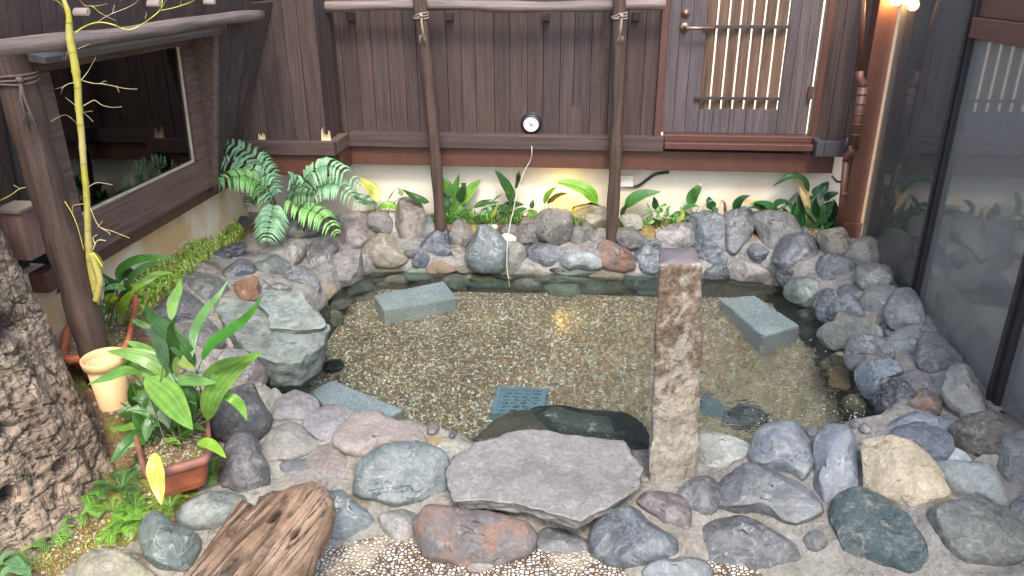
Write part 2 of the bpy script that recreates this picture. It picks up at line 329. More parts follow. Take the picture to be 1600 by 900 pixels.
M['glassrib'] = m_glass('ribbed_door_glass', (.66, .72, .72, 1), 20, 1.9, rough=.03, film=.2)
def m_granite():
    t = NT('grey_granite'); v = t.coord(); n = t.noise(v, 260, 3, .8); n2 = t.noise(v, 5, 4)
    c = t.ramp(n, [(.3, srgb(84, 92, 96)), (.47, srgb(136, 145, 149)), (.6, srgb(192, 197, 199))])
    c = t.mix(1.0, c, t.ramp(n2, [(.3, .85), (.7, 1.1)]), 'MULTIPLY')
    return t.fin(c, .75, t.bump(n, .5, .004))
M['granite'] = m_granite()
def m_stump():
    t = NT('weathered_trunk_wood'); v = t.coord((1, 1, 1)); vz = t.coord((16, 16, 2.2)); n = t.noise(vz, 1, 8, .65, .5); n2 = t.noise(v, 30, 8, .7); n3 = t.noise(v, 4, 5)
    c = t.mix(t.ramp(n, [(.3, 0.), (.7, 1.)]), srgb(118, 100, 84), srgb(182, 162, 140))
    c = t.mix(t.ramp(n3, [(.55, 0.), (.7, .35)]), c, srgb(140, 138, 88))
    c = t.mix(1.0, c, t.ramp(n2, [(.3, .75), (.7, 1.15)]), 'MULTIPLY'); c = t.mix(1.0, c, t.attr(), 'MULTIPLY')
    fl = t.math('ABSOLUTE', t.math('SUBTRACT', t.noise(t.coord((26, 26, 3)), 1, 5, .6, .4), .5)); f2 = t.math('ABSOLUTE', t.math('SUBTRACT', t.noise(t.coord((5, 5, 30)), 1, 4, .6, .5), .5))
    fk = t.math('MAXIMUM', t.ramp(fl, [(0., 1.), (.022, 0.)]), t.math('MULTIPLY', t.ramp(f2, [(0., 1.), (.018, 0.)]), .8)); c = t.mix(t.math('MULTIPLY', fk, .6), c, srgb(58, 42, 34))
    return t.fin(c, .85, t.bump(t.math('SUBTRACT', t.math('ADD', n, n2), t.math('MULTIPLY', fk, .8)), .8, .012))
M['stump'] = m_stump()
M['terra'] = m_plain('terracotta', srgb(186, 106, 72), .7, bumpy=.3, var=.25)
M['terradark'] = m_plain('terracotta_rim', srgb(134, 90, 76), .55, bumpy=.2, var=.3)
M['cream'] = m_plain('cream_plastic', srgb(206, 172, 124), .5, var=.06)
M['leaf'] = m_leaf('broad_leaf'); M['fern'] = m_leaf('fern_leaf', .4); M['grass'] = m_leaf('grass_blade', .5)
def m_bark():
    t = NT('yellow_green_bark'); v = t.coord((1, 1, .25)); n = t.noise(v, 60, 5); n2 = t.noise(t.coord(), 9, 4)
    c = t.mix(t.ramp(n2, [(.35, 0.), (.65, 1.)]), srgb(172, 166, 58), srgb(186, 172, 116)); c = t.mix(1.0, c, t.ramp(n, [(.3, .8), (.7, 1.1)]), 'MULTIPLY')
    c = t.mix(1.0, c, t.attr(), 'MULTIPLY'); return t.fin(c, .6, t.bump(n, .5, .003))
M['bark'] = m_bark()
# ------------------------------------------------------------- terrain heights
ZW, ZF = .08, -.22
CP = [(-1.0,1.6,-.06),(-.3,1.6,-.06),(.3,1.6,-.06),(.8,1.5,-.04),(-1,1.88,-.045),(-.5,1.88,-.045),(0,1.88,-.045),(.45,1.88,-.04),(.25,1.7,-.05),(.7,1.7,-.03),(1,1.6,.03),(1.25,1.85,.15),(1.6,1.7,.2),(.7,1.85,.03),
 (-1.2,2.5,.13),(-.7,2.4,.13),(-.2,2.3,.1),(.3,2.3,.1),(.8,2.4,.15),(1.2,2.5,.22),(-1,2.1,.08),(-.4,2.05,.06),(.3,2.05,.07),(.8,2.1,.11),(1.2,2.1,.2),(1.5,2.3,.25),
 (1.3,2.8,.22),(1.5,2.8,.27),(1.25,3.3,.18),(1.5,3.3,.3),(1.2,3.8,.2),(1.5,3.8,.3),(1.5,4.2,.33),(1.1,4.25,.25),(1.2,4.45,.33),
 (-1.3,4.3,.18),(-.8,4.3,.15),(-.3,4.3,.15),(.3,4.3,.15),(.7,4.33,.17),(-1.3,4.45,.33),(-.8,4.45,.33),(-.3,4.45,.33),(.3,4.45,.33),(.8,4.46,.33),(-1.3,4.6,.34),(-.5,4.6,.34),(.5,4.6,.34),(1.4,4.6,.34),
 (-1.5,3.0,.17),(-1.5,3.4,.2),(-1.5,3.9,.2),(-1.8,3.0,.28),(-1.8,3.5,.31),(-1.75,4.0,.30),(-2.1,2.8,.38),(-2.1,3.2,.42),(-2.1,3.6,.38),(-2.1,4.2,.33),(-1.6,2.55,.2),(-1.9,2.5,.3),(-1.7,2.15,.11),(-1.5,1.8,.05),(-2.2,2.0,.2),(-1.3,2.1,.07),(-2.3,1.4,.1),(-1.3,1.5,0),(-3,1.5,.1),(-3,3,.4)]
POOL = [(-1.42,2.72),(-1.43,3.3),(-1.40,4.0),(-1.25,4.24),(-.4,4.26),(.5,4.28),(.9,4.30),(1.13,4.22),(1.17,4.0),(1.25,3.85),(1.24,3.6),(1.22,3.45),(1.24,3.2),(1.21,2.95),(1.25,2.75),(1.13,2.59),(.7,2.52),(.1,2.44),(-.5,2.48),(-1.0,2.6)]
cpa = np.array(CP); SX0, SY0, ST = -3.0, .8, .03; NX, NY = 156, 130
gx = SX0+ST*np.arange(NX); gy = SY0+ST*np.arange(NY); GX, GY = np.meshgrid(gx, gy, indexing='ij')
d2 = (GX[..., None]-cpa[:, 0])**2+(GY[..., None]-cpa[:, 1])**2+.002; ww = d2**-1.7
GZ = (ww*cpa[:, 2]).sum(-1)/ww.sum(-1)
pl = np.array(POOL); ins = np.zeros_like(GX, bool); dist = np.full_like(GX, 9.)
for i in range(len(pl)):
    a = pl[i]; b = pl[(i+1) % len(pl)]; ab = b-a
    t = np.clip(((GX-a[0])*ab[0]+(GY-a[1])*ab[1])/(ab@ab), 0, 1)
    dist = np.minimum(dist, np.hypot(GX-a[0]-t*ab[0], GY-a[1]-t*ab[1]))
    cr = ((a[1] > GY) != (b[1] > GY)) & (GX < (b[0]-a[0])*(GY-a[1])/(b[1]-a[1]+1e-9)+a[0]); ins ^= cr
SD = np.where(ins, dist, -dist)
for i in range(NX):
    for j in range(NY):
        p = Vector((gx[i], gy[j], 0)); GZ[i, j] += .018*noise.noise(p*9)+.01*noise.noise(p*23)
def sm(x): x = np.clip(x, 0, 1); return x*x*(3-2*x)
k = sm((SD+.0)/.055); ZFG = ZF+np.clip((GY-2.9)/1.35, 0, 1)*.125; GZ = GZ*(1-k)+(ZFG-.03)*k
def zf(y): return ZF+min(1, max(0, (y-2.9)/1.35))*.125
def hgt(x, y):
    u = min(max((x-SX0)/ST, 0), NX-1.001); v = min(max((y-SY0)/ST, 0), NY-1.001); i = int(u); j = int(v); fu = u-i; fv = v-j
    return (GZ[i, j]*(1-fu)+GZ[i+1, j]*fu)*(1-fv)+(GZ[i, j+1]*(1-fu)+GZ[i+1, j+1]*fu)*fv
def surf(x, y):
    return max(hgt(x, y), zf(y)) if -1.5 < x < 1.3 and 2.4 < y < 4.3 else hgt(x, y)
def hit(p, lift=0):
    d = ray(p); t = .9
    while t < 6:
        q = CAM+d*t
        if q.z < surf(q.x, q.y)+lift or q.y > 4.58: return q
        t += .006
    return q
def snorm(x, y, e=.06): return Vector((surf(x-e, y)-surf(x+e, y), surf(x, y-e)-surf(x, y+e), 2*e)).normalized()
SB = sorted([(onz(p, z).y, onz(p, z).x) for p, z in [((385,375),.33),((310,415),.33),((262,465),.33),((230,520),.3),((315,600),.25),((340,720),.12),((290,790),.1),((200,850),.05),((90,900),.02)]]+[(1.0,-1.5),(4.36,-1.9)])
def soilx(y): return float(np.interp(y, [a for a, b in SB], [b for a, b in SB]))
mort, soil = MB(), MB(); idx = {}
for mb, test in ((mort, 0), (soil, 1)):
    idx = {}
    for i in range(NX-1):
        for j in range(NY-1):
            x, y = gx[i]+ST/2, gy[j]+ST/2
            is_soil = x < soilx(y)+.05*noise.noise(Vector((x*6, y*6, 1))) or (y > 4.40+.02*noise.noise(Vector((x*8, 0, 3))))
            if int(is_soil) != test or SD[i:i+2, j:j+2].min() > .16: continue
            if x > 1.56 or y > 4.62: continue
            q = []
            for a, b in ((i, j), (i+1, j), (i+1, j+1), (i, j+1)):
                if (a, b) not in idx:
                    idx[(a, b)] = len(mb.v); mb.v.append(Vector((gx[a], gy[b], GZ[a, b])))
                q.append(idx[(a, b)])
            mb.f.append(q); mb.c.append((1, 1, 1, 1)); mb.m.append(0)
obj('pool_surround', mort, M['mortar'], smooth=True, kind='structure')
obj('soil_bed', soil, M['soil'], smooth=True, kind='structure')
mb = MB(); n = 60
for i in range(n+1):
    for j in range(n+1):
        x, y = -1.6+3.0*i/n, 2.3+2.1*j/n; mb.v.append(Vector((x, y, zf(y)+.008*noise.noise(Vector((x*3, y*3, 5))))))
for i in range(n):
    for j in range(n): mb.f.append([i*(n+1)+j, (i+1)*(n+1)+j, (i+1)*(n+1)+j+1, i*(n+1)+j+1]); mb.c.append((1, 1, 1, 1)); mb.m.append(0)
obj('pool_floor', mb, M['gravel'], smooth=True, kind='structure')
mb = MB(); cx, cy = -.1, 3.4
mb.add([(cx+(x-cx)*1.05, cy+(y-cy)*1.05, ZW) for x, y in POOL], [tuple(reversed(range(len(POOL))))])
obj('water', mb, M['water'], kind='structure')
mb = MB(); mb.add([(-1.45, .2, 0), (1.62, .2, 0), (1.62, 2.02, 0), (-1.3, 2.02, 0)], [(0, 1, 2, 3)])
obj('pebble_paving', mb, M['pebble'], kind='structure')
mb = MB(); X0, X1, Y0, Y1 = -2.98, 1.54, .82, 4.6
mb.v = [Vector(p) for p in [(-90, -90, -.08), (90, -90, -.08), (90, Y0, -.08), (-90, Y0, -.08), (X0, Y0, -.08), (X1, Y0, -.08), (X1, Y1, -.08), (X0, Y1, -.08), (-90, Y1, -.08), (90, Y1, -.08), (-90, 90, -.08), (90, 90, -.08)]]
for f in [(0, 1, 2, 5, 4, 3), (3, 4, 7, 8), (5, 2, 9, 6), (8, 7, 6, 9, 11, 10)]: mb.f.append(list(f)); mb.c.append((1, 1, 1, 1)); mb.m.append(0)
obj('ground', mb, m_plain('packed_ground', srgb(150, 142, 128), .9, bumpy=.5), kind='structure')
# ------------------------------------------------------------- boards
def boards(mb, P00, P10, P01, P11, n, th, nrm, seed=0, gap=.03, jit=.13):
    rnd = random.Random(seed); P00, P10, P01, P11 = map(Vector, (P00, P10, P01, P11)); N = Vector(nrm).normalized()
    ed = [0.]
    for i in range(n): ed.append(ed[-1]+rnd.uniform(.8, 1.2))
    ed = [e/ed[-1] for e in ed]
    for i in range(n):
        g = gap/n*.5; a, b = ed[i]+g, ed[i+1]-g; o = N*(rnd.uniform(-.0015, .0015)); k = rnd.uniform(1-jit, 1+jit); kr = rnd.uniform(.94, 1.05)
        q = [P00.lerp(P10, a), P00.lerp(P10, b), P01.lerp(P11, b), P01.lerp(P11, a)]; q = [v+o for v in q]; bk = [v-N*th for v in q]
        mb.hexa([bk[0], bk[1], q[1], q[0], bk[3], bk[2], q[2], q[3]], (k*kr, k, k/kr, 1))
def wallboxes(mb, P00, P10, P01, P11, th, nrm, col=(1, 1, 1, 1)):
    N = Vector(nrm).normalized(); q = [Vector(p) for p in (P00, P10, P11, P01)]; bk = [v-N*th for v in q]
    mb.hexa([bk[0], bk[1], q[1], q[0], bk[3], bk[2], q[2], q[3]], col)
TOP = 1.85
# ---- back fence
M['gap_sheet'] = m_plain('added_dark_sheet', srgb(40, 32, 30), .9)
fence = thing('plank_fence', (-.5, 4.6, .3), 'tall dark brown plank fence above a painted beam and white plaster base', 'fence')
mb = MB(); boards(mb, (-1.55, 4.56, .80), (.39, 4.56, .80), (-1.55, 4.56, TOP), (.39, 4.56, TOP), 21, .02, (0, -1, 0), 3); obj('plank_panel', mb, M['plank'], fence, bevel=.0012)
mb = MB(); mb.box((-1.56, 4.583, .80), (1.24-.83, 4.588, TOP)); mb.box((-2.35, 4.272, .74), (-1.52, 4.278, TOP)); mb.box((-1.53, 4.26, .8), (-1.523, 4.58, TOP)); mb.box((1.286, 4.573, .8), (1.62, 4.58, TOP)); obj('added_gap_sheet', mb, M['gap_sheet'], fence)  # dark sheets added behind the planks to keep light out of the gaps
mb = MB(); boards(mb, (-2.30, 4.25, .73), (-1.50, 4.25, .73), (-2.30, 4.25, TOP), (-1.50, 4.25, TOP), 9, .02, (0, -1, 0), 5); obj('plank_panel', mb, M['plank'], fence, bevel=.0012)
mb = MB(); boards(mb, (-1.499, 4.25, .80), (-1.499, 4.56, .80), (-1.499, 4.25, TOP), (-1.499, 4.56, TOP), 3, .02, (1, 0, 0), 6); obj('plank_panel', mb, M['plank'], fence, bevel=.0012)
mb = MB(); mb.box((-1.44, 4.47, .775), (.425, 4.555, .855)); obj('trim_board', mb, M['planky'], fence, bevel=.003)
mb = MB(); mb.box((-2.16, 4.19, .78), (-1.44, 4.245, .856)); obj('trim_board', mb, M['planky'], fence, bevel=.003)
mb = MB(); mb.box((-1.492, 4.248, .778), (-1.438, 4.467, .856)); obj('trim_board', mb, M['plankyy'], fence, bevel=.003)
mb = MB(); mb.box((-1.47, 4.50, .66), (1.40, 4.60, .772)); obj('steel_beam', mb, M['brown'], fence, bevel=.004)
mb = MB(); mb.box((-2.2, 4.215, .655), (-1.48, 4.30, .776)); obj('steel_beam', mb, M['brown'], fence, bevel=.004)
mb = MB(); mb.hexa([(-1.478, 4.302, .658), (-1.44, 4.302, .658), (-1.44, 4.498, .658), (-1.478, 4.498, .658), (-1.478, 4.302, .774), (-1.44, 4.302, .774), (-1.44, 4.498, .774), (-1.478, 4.498, .774)]); obj('steel_beam', mb, M['brown'], fence)
mb = MB(); mb.box((-2.3, 4.59, -.1), (1.6, 4.64, .80)); obj('plaster_base', mb, M['plaster'], fence)
mb = MB(); pts = [(x, 4.445+.006*math.sin(x*3), 1.572+.006*math.sin(x*5)) for x in np.linspace(-1.56, .38, 24)]; mb.tube(pts, [.029+.003*math.sin(i*1.1) for i in range(24)], 14, wob=.08); obj('rail_log', mb, M['logx'], fence, smooth=True)
mb = MB(); boards(mb, (-2.6, 4.58, .8), (1.6, 4.58, .8), (-2.6, 4.58, TOP-.02), (1.6, 4.58, TOP-.02), 2, .01, (0, -1, 0), 9, 0)
for u in (548, 702, 853, 994):
    q = ony((u, 26), 4.53); mb = MB(); mb.box((q.x-.022, 4.505, q.z-.02), (q.x+.022, 4.558, q.z+.025)); obj('peg', mb, M['planky'], fence, bevel=.003)
q = ony((898, 190), 4.56); mb = MB(); mb.box((q.x-.042, 4.554, q.z-.085), (q.x+.042, 4.5585, q.z+.085), (1.25, 1.2, 1.2, 1)); obj('patch_board', mb, M['plank'], fence, bevel=.001)
for (u, v, nn) in ((409, 214, 5), (509, 208, 7)):
    mb = MB(); q = ony((u, v), 4.24); rr = random.Random(u)
    for i in range(nn):
        x = q.x+(i-nn/2)*.008; hh = rr.uniform(.02, .055)*(1.4 if nn == 7 else .7); mb.hexa([(x, 4.236, .857), (x+.006, 4.236, .857), (x+.006, 4.248, .857), (x, 4.248, .857), (x+.002, 4.243, .857+hh), (x+.003, 4.243, .857+hh), (x+.003, 4.248, .857+hh), (x+.002, 4.248, .857+hh)])
    obj('splintered_edge', mb, m_plain('bare_splinter', srgb(222, 202, 160), .8), fence)
mb = MB(); boards(mb, (1.285, 4.55, .80), (1.60, 4.55, .80), (1.285, 4.55, TOP), (1.60, 4.55, TOP), 4, .02, (0, -1, 0), 8); obj('plank_panel', mb, M['plank'], fence, bevel=.0012)
mb = MB(); mb.box((1.262, 4.40, .778), (1.305, 4.548, .862)); mb.box((1.307, 4.402, .778), (1.47, 4.45, .862)); obj('trim_board', mb, m_plain('charcoal_paint', srgb(66, 62, 66), .5, bumpy=.2), fence, bevel=.003)
# ---- gate
gate = thing('lattice_gate', (.83, 4.6, .86), 'dark wooden door with a barred lattice opening and lever handle in the back wall', 'door')
for x0_, x1_, z0_ in ((.372, .412, .80), (1.252, 1.284, .86)): mb = MB(); mb.box((x0_, 4.52, z0_), (x1_, 4.60, TOP)); obj('door_frame', mb, M['brown2'], gate, bevel=.002)
mb = MB(); mb.box((.43, 4.45, .795), (1.26, 4.61, .832)); mb.box((.43, 4.50, .8325), (1.26, 4.612, .868)); obj('threshold', mb, M['brown2'], gate, bevel=.004)
dc = lambda a: ony(a, 4.575)
gx0, gx1 = dc((1093, 160)).x, dc((1217, 160)).x; gz0 = dc((1150, 171)).z
mb = MB(); boards(mb, (.415, 4.56, .872), (gx0, 4.56, .872), (.415, 4.56, TOP), (gx0, 4.56, TOP), 3, .035, (0, -1, 0), 11, jit=.08)
boards(mb, (gx1, 4.56, .872), (1.236, 4.56, .872), (gx1, 4.56, TOP), (1.232, 4.56, TOP), 3, .035, (0, -1, 0), 12, jit=.08)
boards(mb, (gx0+.001, 4.56, .872), (gx1-.001, 4.56, .872), (gx0+.001, 4.56, gz0), (gx1-.001, 4.56, gz0), 5, .035, (0, -1, 0), 13, jit=.08)
M['door'] = m_wood('door_wood', srgb(60, 52, 54), srgb(98, 88, 90), (60, 60, 2.5), knots=False); dl = obj('door_leaf', mb, M['door'], gate, bevel=.001)
M['slat'] = m_wood('weathered_slat', srgb(70, 52, 42), srgb(128, 100, 78), (60, 60, 2.5), knots=False)
step = (gx1-gx0)/7.0
for i in range(7):
    x = gx0+step*(i+.02); mb = MB(); mb.hexa([(x, 4.585, gz0-.01), (x+step*.72, 4.565, gz0-.01), (x+step*.72+.008, 4.58, gz0-.01), (x+.008, 4.60, gz0-.01), (x, 4.585, TOP), (x+step*.72, 4.565, TOP), (x+step*.72+.008, 4.58, TOP), (x+.008, 4.60, TOP)]); obj('lattice_slat', mb, M['slat'], dl)
for v0, v1, a, b in ((39, 45, 1100, 1232), (151, 157, 1086, 1220)):
    A_, B_ = ony((a, v0), 4.54), ony((b, v1), 4.54); mb = MB(); mb.box((A_.x, 4.540, B_.z), (B_.x, 4.556, A_.z)); obj('cross_bar', mb, M['iron'], dl, bevel=.001)
q = ony((1070, 43), 4.54); mb = MB(); mb.lathe((q.x, 4.56, q.z), (0, -1, 0), [(0, .012), (.022, .012), (.026, .006), (.026, 0)]); mb.tube([(q.x, 4.555, q.z), (q.x, 4.51, q.z), (q.x+.015, 4.498, q.z), (q.x+.15, 4.498, q.z)], [.011, .010, .010, .0095], 12); obj('lever_handle', mb, M['brass'], dl, smooth=True)
q = ony((1072, 21), 4.54); mb = MB(); mb.lathe((q.x, 4.56, q.z), (0, -1, 0), [(0, .02), (.010, .02), (.012, .014), (.021, .012), (.023, 0)]); obj('lock_cylinder', mb, M['brass'], dl, smooth=True)
mb = MB(); q = ony((1266, 145), 4.54); mb.box((q.x-.012, 4.53, q.z-.035), (q.x+.012, 4.552, q.z+.035)); obj('hinge', mb, M['brown2'], gate, bevel=.002)
mb = MB(); mb.box((-6, 7.0, -.08), (6, 7.2, 3.0)); obj('neighbour_wall', mb, m_plain('pale_render', srgb(244, 232, 206), .85), origin=(0, 7, 0)); tag(bpy.data.objects['neighbour_wall'], 'sunlit pale wall seen bright through the slits of the gate', 'wall')
# ---- corner post, downpipe
def quadcol(name, x0, x1, y0, y1, z0, z1, mat, parent, bev=.004):
    mb = MB(); mb.box((x0, y0, z0), (x1, y1, z1)); return obj(name, mb, mat, parent, bevel=bev)
post = thing('steel_corner_post', (1.5, 4.35, .3), 'reddish brown painted square steel column in the right back corner', 'column')
quadcol('column_shaft', 1.445, 1.545, 4.33, 4.43, .42, TOP, M['brown'], post); quadcol('column_base', 1.435, 1.555, 4.32, 4.44, .2, .42, M['brown'], post)
pipe = thing('downpipe', (1.4, 4.33, .3), 'reddish brown painted drainpipe with an offset elbow beside the steel corner column', 'pipe')
pp = lambda u, v, y=4.30: ony((u, v), y)
mb = MB(); mb.tube([pp(1352, -60), pp(1343, 112)], .014, 12); obj('upper_pipe', mb, M['brown'], pipe, smooth=True)
mb = MB(); mb.tube([pp(1343, 112), pp(1343, 122, 4.29), pp(1348, 130, 4.28), pp(1348, 140, 4.28)], .022, 14); obj('elbow', mb, M['brown'], pipe, smooth=True)
mb = MB(); mb.tube([pp(1348, 136, 4.28), pp(1335, 232, 4.28)], .027, 16)
for v in (145, 160, 176, 192, 208): f = (v-136)/96; a = pp(1348, 136, 4.28).lerp(pp(1335, 232, 4.28), f); mb.tube([a, a+Vector((0, 0, -.008))], .0295, 16)
obj('coupling_pipe', mb, M['brown'], pipe, smooth=True)
mb = MB(); mb.tube([pp(1335, 228, 4.28), pp(1330, 238, 4.29), pp(1323, 243), pp(1322, 252)], [.026, .024, .02, .02], 14); obj('elbow', mb, M['brown'], pipe, smooth=True)
mb = MB(); mb.tube([pp(1322, 248), pp(1311, 370)], .018, 14); a = pp(1319, 300); mb.tube([a, a+Vector((0, 0, -.02))], .022, 14); obj('lower_pipe', mb, M['brown'], pipe, smooth=True)
mb = MB(); mb.tube([pp(1324, 215), pp(1320, 245)], .006, 8); mb.tube([pp(1300, 275), pp(1308, 284), pp(1314, 284)], .007, 8); obj('cable', mb, M['black'], pipe, smooth=True)
# ---- bulb
lamp = thing('bulb_lamp', ony((1397, 0), 4.28), 'glowing warm bulb hanging in front of the steel corner column', 'lamp')
c = ony((1397, -3), 4.28); c.x = 1.507; mb = MB(); mb.lathe(c+Vector((0, 0, -.034)), (0, 0, 1), [(0, 0), (.018, .002), (.028, .015), (.030, .03), (.024, .05), (.014, .062)]); obj('bulb', mb, m_emit('warm_bulb', (1, .55, .14, 1), 30), lamp, smooth=True)
mb = MB(); mb.lathe(c+Vector((0, 0, .022)), (0, 0, 1), [(.016, 0), (.020, .01), (.020, .05), (.03, .055), (.03, .075), (0, .075)]); mb.box((c.x-.01, c.y, c.z+.06), (c.x+.01, 4.55, c.z+.08)); obj('socket', mb, M['black'], lamp)
ld = bpy.data.lights.new('bulb_light', 'POINT'); ld.energy = .3; ld.color = (1, .62, .28); ld.shadow_soft_size = .03
lo = bpy.data.objects.new('bulb_light', ld); C.objects.link(lo); lo.location = c+Vector((0, -.06, -.03)); 
# ---- right glass wall
RX = 1.53
gw = thing('glazed_wall', (RX, 3.0, .25), 'sliding glass doors with dark aluminium mullions along the right side of the bath', 'glass wall')
M['alu'] = m_plain('dark_aluminium', srgb(44, 42, 46), .4, .2)
mb = MB(); mb.box((RX-.02, .6, .02), (RX+.10, 4.33, .235)); obj('bottom_rail', mb, m_plain('grey_sill', srgb(120, 122, 124), .6), gw, bevel=.003)
for ym, wd in ((3.45, .055), (2.64, .07), (1.75, .06), (.9, .06)):
    mb = MB(); mb.box((RX-.015, ym-wd/2, .236), (RX+.05, ym+wd/2, TOP)); mb.box((RX-.028, ym-.008, .236), (RX-.0155, ym+.008, TOP)); obj('mullion', mb, M['alu'], gw, bevel=.002)
ys = [4.275, 3.4775, 3.4225, 2.675, 2.605, 1.78, 1.72, .93]
for i, (a, b) in enumerate(((3.4785, 4.274), (2.676, 3.4215), (1.781, 2.604), (.931, 1.719))):
    top = TOP-.01 if i == 0 else 1.49
    mb = MB(); mb.box((RX+.008, a, .255), (RX+.014, b, top)); obj('pane', mb, M['glassdoor'] if i == 0 else M['glassrib'], gw)
    mb = MB(); mb.box((RX-.005, a, .236), (RX+.03, b, .2545)); obj('pane_frame', mb, M['alu'], gw)
    if i:
        mb = MB(); mb.box((RX-.02, a, 1.491), (RX+.06, b, 1.57)); mb.box((RX+.0, a, 1.571), (RX+.04, b, TOP)); obj('lintel', mb, M['brown2'], gw, bevel=.003)
mb = MB(); boards(mb, (RX+.101, .6, .2), (3.4, .6, .2), (RX+.101, 5.0, .2), (3.4, 5.0, .2), 9, .02, (0, 0, 1), 21, jit=.08); obj('interior_floor', mb, m_wood('pale_floorboards', srgb(168, 150, 128), srgb(190, 172, 148), (40, 2, 40), .6, knots=False), gw)
mb = MB(); mb.box((2.05, .6, .202), (2.15, 4.6, .27)); obj('interior_step', mb, m_plain('pale_step', srgb(150, 156, 160), .6), gw)
mb = MB(); mb.box((3.4, .5, .1), (3.45, 5.05, TOP)); mb.box((RX+.1, 5.0, .1), (3.45, 5.06, TOP)); mb.box((RX+.1, .45, .1), (3.45, .5, TOP)); obj('interior_wall', mb, m_plain('roofless_interior', srgb(150, 130, 110), .8), gw)  # walls only, left roofless so the sky brightens the room
# ---- left wall with window
lw = thing('left_timber_wall', (-2.1, 3.0, .3), 'leaning dark plank wall with a sloping window and plaster base with painted lamplight on the left', 'wall')
lw.name = 'timber_wall'; OFF['timber_wall'] = Vector((-2.1, 3.0, .3))
mb = MB(); boards(mb, (-2.02, 3.82, .66), (-2.07, 4.24, .66), (-1.85, 3.82, 1.60), (-1.72, 4.24, 1.60), 3, .02, (1, -.4, -.3), 31, gap=.02); obj('plank_panel', mb, M['plank'], lw, bevel=.001)
mb = MB(); boards(mb, (-1.79, .8, 1.53), (-1.79, 4.24, 1.53), (-1.74, .8, TOP), (-1.74, 4.24, TOP), 34, .02, (1, 0, -.2), 32); obj('plank_panel', mb, M['plank'], lw, bevel=.001)
mb = MB(); boards(mb, (-2.16, .8, .45), (-2.16, 2.58, .45), (-2.08, .8, 1.54), (-2.08, 2.58, 1.54), 18, .02, (1, 0, -.1), 33); obj('plank_panel', mb, M['plank'], lw, bevel=.001)
mb = MB(); mb.box((-2.2, .8, -.1), (-2.10, 4.40, .70)); obj('plaster_base', mb, M['warm_plaster'], lw)
mb = MB(); mb.box((-2.099, 2.5, .62), (-2.03, 4.2, .70)); obj('sill_beam', mb, M['brown2'], lw, bevel=.003)
mb = MB(); pts = [(-1.72, y, 1.545+.004*math.sin(y*4)) for y in np.linspace(.9, 4.06, 30)]; mb.tube(pts, [.026+.002*math.sin(i) for i in range(30)], 14, wob=.08); obj('rail_log', mb, M['logy'], lw, smooth=True)
mb = MB(); mb.hexa([(-1.86, 2.42, 1.485), (-1.77, 2.42, 1.475), (-1.77, 3.70, 1.475), (-1.86, 3.70, 1.485), (-1.86, 2.42, 1.515), (-1.77, 2.42, 1.495), (-1.77, 3.70, 1.495), (-1.86, 3.70, 1.515)]); obj('flashing', mb, m_plain('weathered_flashing', srgb(78, 74, 70), .5, .3), lw, bevel=.002)
for u, v in ((345, 55), (684, 15), (945, 7)):
    q = onx((u/2.963, v/2.963), -1.76); mb = MB(); mb.tube([q, q+Vector((.05, 0, 0))], .016, 10, sq=.6); obj('peg', mb, m_plain('cut_peg_end', srgb(150, 136, 126), .8), lw)
win = MB(); win.box((-2.03, 2.60, .70), (-1.975, 3.80, .862)); win.box((-2.03, 2.60, 1.42), (-1.972, 3.80, 1.49)); win.box((-2.03, 2.60, .863), (-1.978, 2.715, 1.419))
win.hexa([(-2.03, 3.665, .863), (-1.976, 3.665, .863), (-1.976, 3.78, .863), (-2.03, 3.78, .863), (-2.03, 3.69, 1.419), (-1.974, 3.69, 1.419), (-1.974, 3.80, 1.419), (-2.03, 3.80, 1.419)])
wf = obj('window_frame', win, M['plankyy'], lw, bevel=.003)
mb = MB(); mb.hexa([(-1.99, 3.78, .70), (-1.975, 3.78, .70), (-1.97, 3.82, .70), (-2.03, 3.82, .70), (-1.99, 3.802, 1.50), (-1.86, 3.802, 1.50), (-1.84, 3.822, 1.50), (-2.0, 3.822, 1.50)]); obj('reveal', mb, M['plankyy'], lw)
mb = MB(); mb.box((-2.03, 2.58, 1.491), (-1.80, 3.82, 1.53)); obj('head_board', mb, M['plankyy'], lw)
OFF[wf.name] = OFF['timber_wall']
mb = MB(); mb.box((-2.004, 2.716, .864), (-1.999, 3.70, 1.418)); obj('window_pane', mb, M['glass'], wf)
mb = MB(); mb.hexa([(-1.998, 3.64, .866), (-1.990, 3.64, .866), (-1.990, 3.652, .866), (-1.998, 3.652, .866), (-1.998, 3.672, 1.416), (-1.990, 3.672, 1.416), (-1.990, 3.684, 1.416), (-1.998, 3.684, 1.416)]); mb.box((-1.998, 2.72, .863), (-1.985, 3.64, .872)); obj('window_bead', mb, m_plain('pale_bead', srgb(190, 176, 150), .5), wf)
mb = MB(); mb.box((-2.9, 2.5, .6), (-2.85, 3.9, 1.6)); mb.box((-2.9, 2.6, .705), (-2.035, 2.65, 1.48)); mb.box((-2.9, 3.75, .705), (-2.035, 3.8, 1.48)); mb.box((-2.9, 2.6, 1.481), (-2.035, 3.8, 1.489)); mb.box((-2.9, 2.6, .702), (-2.035, 3.8, .704)); obj('dark_room', mb, m_plain('dark_interior', srgb(24, 26, 32), .8), lw)
